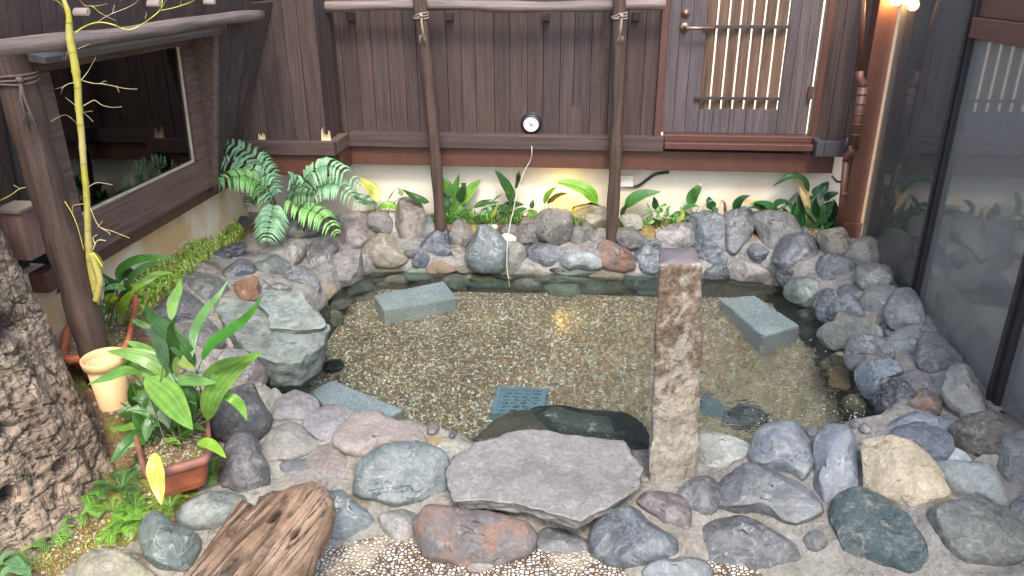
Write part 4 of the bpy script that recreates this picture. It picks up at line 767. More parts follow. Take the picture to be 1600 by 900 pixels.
('K',[(860,460),(900,430),(955,450),(935,505),(880,505)],g(168,158,146),'f','small pale stone at the left end of the big layered slab',LF,{}),
('K',[(600,560),(700,520),(800,560),(840,600),(760,640),(640,620)],g(150,140,128),'f','low pale stone hidden behind the front leaves',LF,{'flat':.8}),
('G',[(90,660),(130,615),(230,580),(262,600),(240,640),(160,680),(120,685)],g(76,74,80),'w','dark angular stone at the grass edge, pointing up to the fern',LF,{'facets':8}),
('L',[(872,425),(910,390),(1000,390),(1022,430),(1000,455),(900,445)],g(140,112,96),'s','flat reddish brown stone at the grass edge',LF,{}),
('G',[(155,720),(190,685),(270,670),(312,710),(290,750),(215,780),(170,760)],g(90,92,104),'s','blue-grey cleft stone above the orange block',LF,{}),
('G',[(260,600),(290,550),(350,545),(430,560),(445,620),(400,660),(330,670),(270,650)],g(112,98,90),'r','brown-grey boulder directly below the hanging fern frond',LF,{}),
('G',[(315,700),(360,665),(420,650),(485,700),(440,750),(390,778),(330,750)],g(104,112,106),'s','dull green-grey stone right of the blue-grey cleft stone',LF,{}),
('G',[(455,640),(490,580),(540,570),(568,600),(550,660),(500,705),(460,670)],g(128,118,106),'s','small tan oval stone in pale mortar, left of the heart-shaped one',LF,{'facets':2}),
('G',[(575,620),(600,575),(680,555),(728,600),(715,660),(700,760),(670,780),(640,750),(590,680)],g(88,82,84),'s','dark heart-shaped pointed boulder at the left end of the back rim',BK,{}),
('G',[(460,520),(500,450),(600,440),(680,500),(660,550),(560,572),(480,560)],g(96,88,82),'r','wide dark boulder shaded by the right-hand fern',BK,{'lift':.02}),
('G',[(465,740),(510,700),(580,705),(635,770),(630,825),(580,830),(530,790),(480,770)],g(116,112,116),'w','glossy grey stone with a white patch near the left water corner',LF,{'rough':1.6}),
('G',[(430,540),(450,520),(480,560),(470,600),(445,615)],g(142,106,92),'s','small reddish stone between the fern boulders',LF,{}),
('G',[(330,790),(350,760),(380,780),(395,810),(350,830)],g(124,122,120),'s','small grey stone right of the orange block',LF,{}),
('G',[(395,800),(435,778),(500,810),(440,830)],g(112,106,104),'s','small brown-grey stone above the layered slab',LF,{}),
('E',[(860,345),(900,312),(965,310),(900,370),(868,368)],g(112,120,128),'s','small grey stone peeping out behind the cream-white boulder',FR,{}),
('E',[(1215,405),(1290,345),(1350,380),(1365,430),(1260,425)],g(160,168,178),'s','pale bluish stone right behind the cream-white boulder',FR,{}),
('D',[(-60,700),(0,640),(20,720),(-20,780)],g(120,112,100),'s','stone hidden under the driftwood edge',FR,{}),
]
for K, pts, col, mat, lab, grp, kw in S:
    if lab.startswith('stone hidden'): continue
    stone(K, pts, col, mat, lab, group=grp, **kw)
U = [
('A',[(180,420),(220,380),(300,370),(400,360),(410,385),(370,420),(280,440),(190,438)],g(84,72,52),'long brown stone at the waterline under the tan humped boulder'),
('A',[(380,420),(400,390),(450,388),(495,430),(470,460),(400,460)],g(92,104,88),'green-grey stone at the waterline above the left granite block'),
('A',[(65,500),(100,460),(180,450),(220,480),(190,520),(110,535)],g(86,92,78),'mossy stone under the pale banded stone at the left water corner'),
('A',[(150,560),(180,510),(240,500),(240,570),(180,585)],g(98,96,82),'rounded submerged stone touching the left end of the left granite block'),
('A',[(215,450),(250,440),(290,450),(280,470),(230,470)],g(110,92,84),'small submerged stone under the long brown one'),
('A',[(300,450),(340,425),(385,450),(370,480),(310,485)],g(116,98,86),'reddish submerged stone above the left granite block'),
('A',[(480,400),(520,365),(620,370),(600,410),(550,435),(500,430)],g(110,84,62),'rust-veined stone at the waterline under the slate-blue boulder'),
('A',[(550,470),(580,430),(640,420),(650,480),(600,515)],g(72,84,72),'dark green stone in the water at the right end of the left granite block'),
('A',[(600,400),(640,375),(670,400),(640,420)],g(104,92,74),'small brown stone at the waterline left of the veined boulder'),
('A',[(640,440),(670,410),(740,405),(765,435),(740,460),(660,465)],g(122,114,82),'tan-green flat stone under the veined blue-grey boulder'),
('A',[(660,480),(720,450),(820,445),(838,490),(800,510),(700,505)],g(66,80,76),'dark teal submerged stone where the thermometer cable ends'),
('A',[(860,490),(880,450),(950,450),(960,500),(900,525)],g(92,90,74),'brown-green submerged stone right of the cable end'),
('A',[(770,420),(830,395),(940,400),(960,430),(860,450),(790,440)],g(84,82,68),'long flat submerged stone just below the mottled pale stone'),
('A',[(940,410),(980,390),(1030,430),(1000,445),(950,440)],g(98,90,72),'small submerged stone below the wide slate-blue one'),
('A',[(960,460),(1010,430),(1100,425),(1190,440),(1170,470),(1050,475)],g(86,92,84),'long grey submerged slab below the pale bluish waterline stone'),
('A',[(990,500),(1030,475),(1110,475),(1145,510),(1120,560),(1050,565),(1010,540)],g(96,106,78),'bright mossy green submerged boulder jutting onto the gravel'),
('A',[(1145,490),(1180,460),(1240,460),(1240,530),(1170,530)],g(72,80,72),'dark submerged stone right of the mossy green boulder'),
('A',[(1240,480),(1270,460),(1340,470),(1320,530),(1245,530)],g(64,74,72),'dark teal submerged stone below the rusty boulder'),
('A',[(1190,430),(1240,400),(1310,410),(1320,450),(1230,455)],g(96,82,64),'brown stone under water right below the rusty boulder'),
('A',[(1330,450),(1380,420),(1475,430),(1470,500),(1360,500)],g(58,72,74),'broad dark submerged stone left of the pillar'),
('A',[(1400,520),(1475,505),(1475,550),(1410,545)],g(72,88,80),'low submerged stone against the pillar on the gravel edge'),
('A',[(240,500),(270,470),(310,480),(300,510)],g(92,88,74),'small submerged stone behind the left granite block'),
('A',[(0,580),(50,540),(130,550),(100,590),(20,600)],g(86,84,64),'brown-green submerged stone left of the left granite block'),
('A',[(20,610),(60,600),(105,630),(95,670),(30,690)],g(88,86,66),'submerged stone beside the layered slab on the gravel'),
('A',[(0,480),(50,460),(70,490),(30,530),(0,520)],g(112,96,76),'tan stone at the far left corner of the water'),
('A',[(1020,395),(1100,388),(1230,392),(1200,418),(1080,420)],g(88,92,82),'thin dark ledge stone under the pale bluish waterline stone'),
('B',[(205,400),(280,380),(300,430),(220,450)],g(40,48,48),'black wet stone in the water right behind the pillar'),
('B',[(270,450),(350,430),(440,460),(400,490),(290,480)],g(62,64,58),'dark submerged stone below the pinkish flat stone'),
('B',[(430,470),(490,420),(540,450),(550,490),(480,520)],g(86,74,60),'brown stone at the water under the small dark one on the right'),
('B',[(620,590),(680,570),(740,600),(700,640),(635,635)],g(76,68,54),'brown submerged stone left of the pale flat slab'),
('B',[(720,820),(780,780),(850,790),(860,850),(740,870)],g(110,98,70),'tan submerged stone on the right by the gravel'),
('R',[(0,560),(60,545),(130,590),(140,650),(60,680),(0,650)],g(140,104,62),'rusty tan submerged boulder left of the wet blue-grey one'),
('R',[(60,690),(140,655),(200,700),(180,770),(100,760)],g(118,102,66),'yellow-brown submerged stone where the spring water pours in'),
('R',[(0,480),(60,460),(115,545),(20,550)],g(112,98,68),'flat tan submerged stone under the grey rosy-topped one'),
('B',[(620,700),(690,690),(740,760),(650,790)],g(44,54,50),'near-black submerged stone right of the right granite block'),
('E',[(185,180),(230,170),(290,220),(290,260),(250,290),(185,290)],g(70,92,104),'blue-grey submerged stone just right of the pillar'),
('D',[(440,330),(480,295),(560,300),(570,330),(500,350)],g(128,98,58),'small ochre submerged stone by the pale pink paving stone'),
]
for K, pts, col, lab in U:
    col = tuple(min(1, x*1.7) for x in col[:3])+(1,)
    stone(K, pts, col, 'u' if 'black wet' not in lab else 'w', lab, group=UW, th=.5, flat=.35)
stone('D', [(690,330),(790,230),(880,195),(960,210),(1010,262),(900,330),(760,360)], g(98,82,56), 'u', 'brown submerged stone poking out behind the plum slab, left of the dark green one', group=UW, z=.03, flat=.8, th=.4)
stone('D', [(960,205),(1060,190),(1280,200),(1380,240),(1430,340),(1410,395),(1200,360),(1000,290)], g(44,58,50), 'u', 'large dark green submerged slab behind the plum slab', group=UW, z=.02, flat=.9, th=.5)
# big flat plum slab: an outline with its own thickness and chipped edge
def slab(K, pts, z, tilt, thick, col, mat, label, name='stone_slab', cat='stone slab', group=None, chip=.012, rough=.0035, taper=.9):
    pp_ = [px(K, p) for p in pts]; cxy = (sum(p[0] for p in pp_)/len(pp_), sum(p[1] for p in pp_)/len(pp_)); O = onz(cxy, z); n = Vector(tilt).normalized()
    a = RT-n*RT.dot(n); a.normalize(); b = n.cross(a); P2 = []
    for i in range(len(pp_)):
        for k in range(10): f = k/10; p = (pp_[i][0]*(1-f)+pp_[(i+1) % len(pp_)][0]*f, pp_[i][1]*(1-f)+pp_[(i+1) % len(pp_)][1]*f); q = onplane(p, O, n)-O; P2.append(Vector((q.dot(a), q.dot(b))))
    rad = radial(P2, 240); N = 240; mb = MB(); rings = []
    prof = [(r/26, 0) for r in range(1, 26)]+[(.985, -.001), (1.0, -.006)]+[(1-(1-taper)*k/9, -thick*k/9) for k in range(1, 10)]+[(taper*.6, -thick*1.02), (.01, -thick)]
    mb.v.append(O.copy())
    for ri, (f, zz) in enumerate(prof):
        for k in range(N):
            th = 2*math.pi*k/N-math.pi; r = rad[k]*f; p = Vector((math.cos(th)*r, math.sin(th)*r, zz)); s = p*14+Vector((z*90, 3, 1))
            dz = rough*noise.fractal(Vector((p.x*9, p.y*9, z*50)), 1, 2, 4)
            if zz < -.002 or f > .97:
                e = chip*(noise.fractal(Vector((p.x*16, p.y*16, zz*60)), 1, 2, 4)); p.x += math.cos(th)*e; p.y += math.sin(th)*e; dz += e*.25
            mb.v.append(O+a*p.x+b*p.y+n*(p.z+dz))
    for k in range(N): mb.f.append([0, 1+k, 1+(k+1) % N])
    for ri in range(len(prof)-1):
        for k in range(N):
            A0 = 1+ri*N; mb.f.append([A0+k, A0+N+k, A0+N+(k+1) % N, A0+(k+1) % N])
    mb.c = [(1, 1, 1, 1)]*len(mb.f); mb.m = [0]*len(mb.f)
    o = obj(name, mb, M[mat], origin=O, smooth=True, color=col); o.data.polygons.foreach_set('use_smooth', [True for i in range(len(mb.f))]); tag(o, label, cat, group); return o
slab('D', [(552,450),(556,420),(600,365),(680,322),(750,290),(880,255),(1010,258),(1180,285),(1340,310),(1395,370),(1415,430),(1400,510),(1290,590),(1190,640),(1150,662),(1060,635),(900,590),(700,565),(590,570),(570,545)], .155, (0, -.10, 1), .055, g(150,138,134), 'f', 'large flat plum-coloured slab with a chipped edge at the front of the bath')
slab('L', [(1060,700),(1000,600),(1040,560),(1190,560),(1215,525),(1290,510),(1400,520),(1450,585),(1525,675),(1500,760),(1390,840),(1280,850),(1120,790),(1100,740)], .27, (.10, -.12, 1), .20, g(132,138,130), 't', 'big layered grey-green slab with white streaks hanging over the left side of the water', chip=.016, rough=.009, taper=.9)
slab('L', [(1190,570),(1215,528),(1290,512),(1395,522),(1440,580),(1515,670),(1480,690),(1370,700),(1250,690),(1240,620)], .30, (.10, -.12, 1), .05, g(150,156,148), 't', 'thin pale upper leaf of rock lying on the big layered slab', chip=.012, rough=.007)
stone('G', [(150,480),(180,435),(260,450),(320,480),(290,540),(200,520)], g(92,66,48), 'r', 'crumbling reddish brown piece of bark under the left fern', name='bark_piece', cat='bark', rough=2.2, facets=7)
# little stones wedged into the joints
def pdist(x, y, P):
    ins_ = False; best = 1e9
    for i in range(len(P)):
        (ax, ay), (bx_, by_) = P[i-1], P[i]
        if (ay > y) != (by_ > y) and x < (bx_-ax)*(y-ay)/(by_-ay)+ax: ins_ = not ins_
        ex, ey = bx_-ax, by_-ay; t = max(0, min(1, ((x-ax)*ex+(y-ay)*ey)/(ex*ex+ey*ey+1e-9))); best = min(best, math.hypot(x-ax-t*ex, y-ay-t*ey))
    return -best if ins_ else best
rf = random.Random(99); cand = []
OUT.append([(340, 520), (400, 455), (480, 450), (515, 510), (470, 570), (400, 565)]); OUT.append([(1005, 380), (1105, 380), (1105, 770), (1005, 770)])
for _ in range(5200):
    x, y = rf.uniform(330, 1600), rf.uniform(330, 860); q = hit((x, y))
    if q.y > 4.44 or (q.y < 2.45 and (x < 1080 or y > 850)) or (q.z < ZW+.02 and q.y > 2.45) or q.x > 1.5 or q.x < soilx(q.y)+.05: continue
    d = min(pdist(x, y, P) for P in OUT)
    if d > 6: cand.append((d, x, y))
cand.sort(reverse=True); nf_ = 0
for d, x, y in cand:
    if nf_ >= 64: break
    d = min(d, min(pdist(x, y, P) for P in OUT))
    if d < 6: continue
    r = min(d*.95, 24); a0 = rf.uniform(0, 3); el = rf.uniform(.8, 1.0); pts = []
    for k in range(7):
        a = 6.283*k/7+a0; rr_ = r*rf.uniform(.88, 1.1)*(el if k % 3 else 1); pts.append((x+math.cos(a)*rr_, y+math.sin(a)*rr_*.92))
    back = hit((x, y)).y > 4.05; left_ = x < 560
    c_ = rf.choice([g(118,114,112),g(100,106,118),g(132,122,112),g(92,92,96),g(150,144,134),g(112,120,122)])
    stone('P', pts, c_, rf.choice('svrw'), 'small stone wedged into a mortar joint between the '+('front right boulders' if y > 700 else 'left rim boulders' if left_ else 'back rim boulders' if back else 'right rim boulders'), group='small joint stones of the '+('front right rim' if y > 700 else 'left rim' if left_ else 'back rim' if back else 'right rim'), shrink=1.05, th=.8); nf_ += 1
print('fillers', nf_)
# granite blocks in the water
def block(name, tq, zt, zb, label):
    tp = [onz(p, zt) for p in tq]; bt = [Vector((p.x, p.y, zf(p.y)-.02)) for p in tp]; mb = MB(); mb.hexa(bt+tp); o = obj(name, mb, M['granite'], origin=sum(bt, Vector())/4, bevel=.012); tag(o, label, 'granite block', 'granite seat blocks in the bath')
block('granite_block', [(600,493), (715,473), (694,446.5), (584,469)], -.01, ZF-.02, 'pale grey granite block under water at the back left of the bath')
block('granite_block', [(1192,534), (1249,516), (1177,468), (1124,474)], .0, ZF-.02, 'blue-grey granite block under water right of the stone pillar')
block('granite_block', [(560,690), (632,650), (520,604), (484,622)], -.06, ZF-.02, 'granite block half hidden by the lilac and pink paving stones')
# drain and grate
q = onz((523, 590), zf(3.4)+.012); dr = thing('floor_drain', q, 'round black drain cover on the gravel floor of the bath', 'drain')
mb = MB(); mb.lathe(q, (0, 0, 1), [(.056, -.01), (.056, .006), (.047, .008), (.047, .002)], 32); obj('drain_ring', mb, M['iron'], dr)
mb = MB(); mb.lathe(q, (0, 0, 1), [(.046, .003), (.03, .005), (.014, .005), (.013, .010), (0, .011)], 32); obj('drain_cap', mb, m_plain('black_rubber', srgb(22, 30, 36), .4), dr)
gq = [onz(p, ZF+.04) for p in ((767,668), (850,668), (855,629), (778,625))]; gr = thing('vent_grate', sum(gq, Vector())/4, 'blue-grey slotted outlet cover on the pool floor behind the plum slab', 'grate')
M['grate'] = m_plain('blue_grey_plastic', srgb(104, 130, 142), .5)
mb = MB(); mb.hexa([v-Vector((0, 0, .05)) for v in gq]+gq); obj('cover_plate', mb, M['grate'], gr, bevel=.004)
mb = MB(); bl = lambda u, v, z: (gq[0].lerp(gq[1], u)).lerp(gq[3].lerp(gq[2], u), v)+Vector((0, 0, z))
for (a0, a1, b0, b1) in ((0, 1, 0, .09), (0, 1, .91, 1), (0, .08, .09, .91), (.92, 1, .09, .91)): mb.hexa([bl(a0, b0, .001), bl(a1, b0, .001), bl(a1, b1, .001), bl(a0, b1, .001), bl(a0, b0, .012), bl(a1, b0, .012), bl(a1, b1, .012), bl(a0, b1, .012)])
obj('cover_rim', mb, M['grate'], gr, bevel=.002)
mb = MB()
for r_ in range(6):
    for c_ in range(4): u = .14+c_*.19+(.05 if r_ % 2 else 0); v = .16+r_*.125; mb.add([bl(u, v, .0015), bl(u+.13, v, .0015), bl(u+.13, v+.035, .0015), bl(u, v+.035, .0015)], [(0, 1, 2, 3)])
obj('slots', mb, M['black'], gr)
# standing pillar
def pillar():
    zb, zt = .04, .915
    B = [onz(p, .06) for p in ((1012,768), (1089,755))]; Tq = [onz(p, zt) for p in ((1029,414), (1102,412), (1085,385), (1031,386))]
    B = [B[0], B[1], B[1]+(Tq[2]-Tq[1])*1.1+Vector((.02, 0, 0)), B[0]+(Tq[3]-Tq[0])*1.1]
    for v in B: v.z = zb
    mb = MB(); n1, n2 = 14, 90; ring = []
    for j in range(n2+1):
        f = j/n2
        for s in range(4):
            for i in range(n1):
                u = i/n1; p = B[s].lerp(B[(s+1) % 4], u).lerp(Tq[s].lerp(Tq[(s+1) % 4], u), f); cc = (sum(B, Vector())/4).lerp(sum(Tq, Vector())/4, f); out = (p-cc); out.z = 0
                e = min(u, 1-u); rd = .006*(max(0, .12-e)/.12)**2; nn = .010*noise.fractal(p*9, 1, 2, 5)+.007*noise.noise(p*5)
                if noise.noise(p*4.5+Vector((9, 0, 0))) > .28: nn -= .006
                p = p+out.normalized()*(nn-rd); 
                if j == n2: p = p-out.normalized()*.005
                mb.v.append(p)
    W = 4*n1
    for j in range(n2):
        for k in range(W): mb.f.append([j*W+k, j*W+(k+1) % W, (j+1)*W+(k+1) % W, (j+1)*W+k])
    c = len(mb.v); mb.v.append(sum(Tq, Vector())/4)
    for k in range(W): mb.f.append([n2*W+k, n2*W+(k+1) % W, c])
    mb.c = [(1, 1, 1, 1)]*len(mb.f); mb.m = [0]*n2*W+[1]*W
    t = NT('pillar_stone'); v = t.coord(); sp = t.node('ShaderNodeSeparateXYZ'); t.l.new(v, sp.inputs[0])
    n = t.noise(v, 14, 8, .65, .5); nb = t.noise(v, 38, 8, .75, .3); big = t.noise(v, 5, 4)
    gzr = t.ramp(t.math('ADD', sp.outputs[2], t.math('MULTIPLY', t.math('SUBTRACT', big, .5), .5)), [(.10, .1), (.42, .6), (.8, 1.)])
    c0 = t.mix(t.ramp(nb, [(.35, 0.), (.65, 1.)]), srgb(110, 104, 94), srgb(172, 164, 148))
    rust = t.mix(t.ramp(nb, [(.35, 0.), (.6, 1.)]), srgb(56, 44, 36), srgb(124, 106, 88))
    thr = t.math('ADD', n, t.math('MULTIPLY', t.math('SUBTRACT', gzr, .62), .26))
    c1 = t.mix(t.ramp(thr, [(.50, 0.), (.58, 1.)]), c0, rust)
    vn = t.math('ABSOLUTE', t.math('SUBTRACT', t.noise(v, 6, 4, .55, 1.2), .5)); cr = t.ramp(vn, [(0, 1.), (.010, 0.)])
    c1 = t.mix(t.math('MULTIPLY', t.math('MULTIPLY', cr, t.ramp(big, [(.45, 0.), (.6, 1.)])), .8), c1, srgb(86, 58, 42))
    c1 = t.mix(t.ramp(nb, [(.26, 1.), (.33, 0.)]), c1, srgb(50, 34, 30))
    m = t.fin(c1, .7, t.bump(t.math('SUBTRACT', t.math('ADD', nb, n), t.math('MULTIPLY', cr, .3)), .8, .01))
    t = NT('pillar_top_stone'); v = t.coord(); nb = t.noise(v, 60, 6, .7); m2 = t.fin(t.mix(nb, srgb(88, 80, 82), srgb(120, 112, 112)), .5, t.bump(nb, .6, .006))
    o = obj('stone_pillar', mb, [m, m2], origin=sum(B, Vector())/4, smooth=True); tag(o, 'tall rust-stained squared stone pillar standing at the front of the bath', 'pillar')
pillar()
# froth where the spring pours in
mb = MB(); rr = random.Random(4); v0, f0 = ico(1)
for i in range(170):
    k, p = rr.choice([('E', (560, 60)), ('E', (700, 140)), ('E', (850, 190)), ('E', (500, 180)), ('B', (640, 760)), ('E', (930, 240))]); u = px(k, p); c = onz((u[0]+rr.gauss(0, 22), u[1]+rr.gauss(0, 14)), ZW+.001); r = rr.uniform(.001, .0032)
    if c.x > 1.16 or c.y < 2.6: continue
    mb.add([c+v*r for v in v0], f0)
tag(obj('bubbles', mb, M['white'], smooth=True, kind='stuff'), 'fine white bubbles floating where the water ripples on the right', 'bubbles')
# ------------------------------------------------------------- leaves
def leafcol(rnd, base=(58, 104, 44), v=.25, yel=0):
    k = .92*rnd.uniform(1-v, 1+v); c = srgb(*base); y = rnd.random()*yel
    c = c[:3]
    return (c[0]*k*(1+y*1.6), c[1]*k*(1+y*.6), c[2]*k*(1-y*.3), 1)
def leaf(mb, pts, width, col, hint, rnd, fold=.22, tipcol=None, prof=None, stripe=.18, n=18, cross=4):
    P = spline(pts, max(3, n//(len(pts)-1))); m = len(P); rows = []; L_ = [0]
    for i in range(1, m): L_.append(L_[-1]+(P[i]-P[i-1]).length)
    W = 2*cross+1
    for i, p in enumerate(P):
        f = L_[i]/max(L_[-1], 1e-6); t = (P[min(i+1, m-1)]-P[max(i-1, 0)]).normalized(); s = t.cross(hint); s = s.normalized() if s.length > 1e-4 else t.orthogonal().normalized(); u = s.cross(t).normalized()
        if u.dot(hint) < 0: u = -u
        w = width*.5*(prof(f) if prof else (math.sin(math.pi*min(1, f**.8))**.75*(1-.25*f)))
        w = max(w, .0007)
        row = []
        for k in range(-cross, cross+1):
            e = k/cross; q = p+s*(e*w)+u*(abs(e)*w*fold-.35*fold*w*e*e)+u*(.06*w*math.sin(f*17+k*1.3)*(abs(e)))
            row.append(q)
        rows.append(row)
    vs_ = [q for r in rows for q in r]; fs = []; cs = []
    for i in range(m-1):
        f = L_[i]/L_[-1]
        for k in range(W-1):
            fs.append((i*W+k, i*W+k+1, (i+1)*W+k+1, (i+1)*W+k)); st = 1+stripe*(1 if (k*7+int(width*900)) % 3 == 0 else (-.6 if k % 2 else .1))
            c = (col[0]*st, col[1]*st, col[2]*st, 1)
            if tipcol and f > tipcol[0]: c = tipcol[1]
            cs.append(c)
    n0 = len(mb.v); mb.v += vs_; mb.f += [[a+n0 for a in f] for f in fs]; mb.c += cs; mb.m += [0]*len(fs)
def hintv(rnd, up=.6, tw=.35): return (Vector((0, 0, up))+(CAM-Vector((0, 3.5, .4))).normalized()*.8+Vector((rnd.uniform(-tw, tw), rnd.uniform(-tw, tw)*.5, rnd.uniform(-tw, tw)*.5))).normalized()
def clump(name, label, cat, K, leaves, y0, root, base=(52, 98, 40), depth=.12, seed=1, group=None, stems=True, vary=.3, yel=.3, ymax=None, mat='leaf', soilrad=.03):
    rnd = random.Random(seed); mb = MB(); st = MB(); root = Vector(root)
    for L_ in leaves:
        pts, wpx = L_[0], L_[1]; opt = L_[2] if len(L_) > 2 else {}
        kk = opt.get('K', K); dt = rnd.uniform(-depth, depth)*(0 if 'y0' in opt else 1)+opt.get('dy', 0); W_ = []
        for i, p in enumerate(pts):
            y = y0+opt.get('y0', 0)+dt*(i/(len(pts)-1))*1.0+rnd.uniform(-.01, .01)
            if ymax: y = min(y, ymax)
            W_.append(ony(px(kk, p), y))
        wd = wpx/KEY[kk][2]*(W_[0].y*1.08)/FPX
        col = leafcol(rnd, opt.get('c', base), vary*.6 if 'c' in opt else vary, 0 if 'c' in opt else yel)
        leaf(mb, W_, wd*(1.15 if K == 'K' else 1.35), col, hintv(rnd) if K != 'K' else (hintv(rnd)+(CAM-W_[0]).normalized()*1.0).normalized(), rnd, tipcol=opt.get('tip'), cross=6 if K == 'K' else 4, stripe=.17)
        if stems:
            r0 = root+Vector((rnd.uniform(-soilrad, soilrad), rnd.uniform(-soilrad, soilrad), 0)); b = W_[0]; st.tube(spline([r0, r0.lerp(b, .5)+Vector((rnd.uniform(-.01, .01), 0, .01)), b], 4), [.0022]*8+[.0016], 5, (.10, .16, .05, 1))
    t = thing(name, root, label, cat, group); obj('foliage', mb, M[mat], t, smooth=True)
    if stems: obj('stems', st, M['grass'], t, smooth=True)
    return t
TAN = srgb(188, 160, 112); YG = (170, 178, 62)
# ---- terracotta planters
def planter(corners, depth_, label, rimmat, name='planter'):
    c = [Vector(p) for p in corners]; cc = sum(c, Vector())/4; t = thing(name, (cc.x, cc.y, cc.z-depth_), label, 'planter', 'terracotta plant troughs')
    dn = Vector((0, 0, -depth_))
    def rg(s, z): return [cc+(p-cc)*s+Vector((0, 0, z)) for p in c]
    def rnd4(q, k=6):
        out = []
        for i in range(4):
            a, b, d = q[i-1], q[i], q[(i+1) % 4]; p0 = b.lerp(a, .16); p1 = b.lerp(d, .16)
            for j in range(k+1): f = j/k; out.append(p0*(1-f)**2+b*2*f*(1-f)+p1*f*f)
        return out
    mb = MB(); prof = [(.74, -depth_), (.80, -depth_*.8), (.9, -.035), (.915, -.03)]; rings = [rnd4(rg(s, z)) for s, z in prof]; W = len(rings[0])
    for r in rings: mb.v += r
    for i in range(len(rings)-1):
        for k in range(W): mb.f.append([i*W+k, i*W+(k+1) % W, (i+1)*W+(k+1) % W, (i+1)*W+k])
    mb.f.append(list(reversed(range(W)))); mb.c = [(1, 1, 1, 1)]*len(mb.f); mb.m = [0]*len(mb.f); obj('pot_body', mb, M['terra'], t, smooth=False)
    mb = MB(); prof = [(.9, -.036), (1.0, -.034), (1.03, -.02), (1.02, -.003), (.97, 0), (.9, -.004), (.87, -.02), (.85, -.05)]; rings = [rnd4(rg(s, z)) for s, z in prof]
    for r in rings: mb.v += r
    for i in range(len(rings)-1):
        for k in range(W): mb.f.append([i*W+k, i*W+(k+1) % W, (i+1)*W+(k+1) % W, (i+1)*W+k])
    mb.c = [(1, 1, 1, 1)]*len(mb.f); mb.m = [0]*len(mb.f); obj('pot_rim', mb, rimmat, t, smooth=True)
    mb = MB(); r = rnd4(rg(.87, -.035)); mb.add(r, [tuple(range(W))]); obj('potting_soil', mb, M['soil'], t)
    mb = MB(); rr = random.Random(3); v0, f0 = ico(1)
    for i in range(420):
        u, v = rr.random(), rr.random(); q = rg(.82, -.032); p = q[0].lerp(q[1], u).lerp(q[3].lerp(q[2], u), v); s = rr.uniform(.002, .006); k = rr.uniform(.5, 1.2); mb.add([p+Vector((a.x*s, a.y*s*rr.uniform(.7, 1.2), a.z*s*.6)) for a in v0], f0, (.42*k, .36*k, .28*k, 1))
    o = obj('gravel_mulch', mb, M['chip'], t, kind='stuff'); return t
tt = NT('gravel_chip'); M['chip'] = tt.fin(tt.attr(), .8)
zr = .25
pc = [onz(p, zr) for p in ((224, 742), (330, 712), (322, 606), (200, 640))]
planter([pc[0], pc[1], pc[2], pc[3]], .15, 'terracotta trough with dark rim in front, next to the old trunk', M['terradark'])
pc2 = [onz(p, .42) for p in ((92, 560), (198, 545), (216, 455), (110, 470))]
planter(pc2, .10, 'terracotta trough behind the thick log post, under the window', M['terra'])
# beige round pot
q = onz((163, 625), .16); pot = thing('plastic_pot', q, 'cream round plastic pot with a flared rim between the log post and the leaves', 'pot')
ptop = ony((163, 562), 2.22); rad_ = 35/FPX*2.45
mb = MB(); mb.lathe((ptop.x, ptop.y, ptop.z-.18), (0, 0, 1), [(rad_*.70, 0), (rad_*.88, .17), (rad_*.80, .17), (rad_*.56, .02), (0, .02)], 40); obj('pot_body', mb, M['cream'], pot, smooth=True)
mb = MB(); mb.lathe((ptop.x, ptop.y, ptop.z-.02), (0, 0, 1), [(rad_*.86, 0), (rad_*1.0, .002), (rad_*1.06, .03), (rad_*1.0, .034), (rad_*.93, .02), (rad_*.84, 0)], 40); obj('pot_rim', mb, M['cream'], pot, smooth=True)
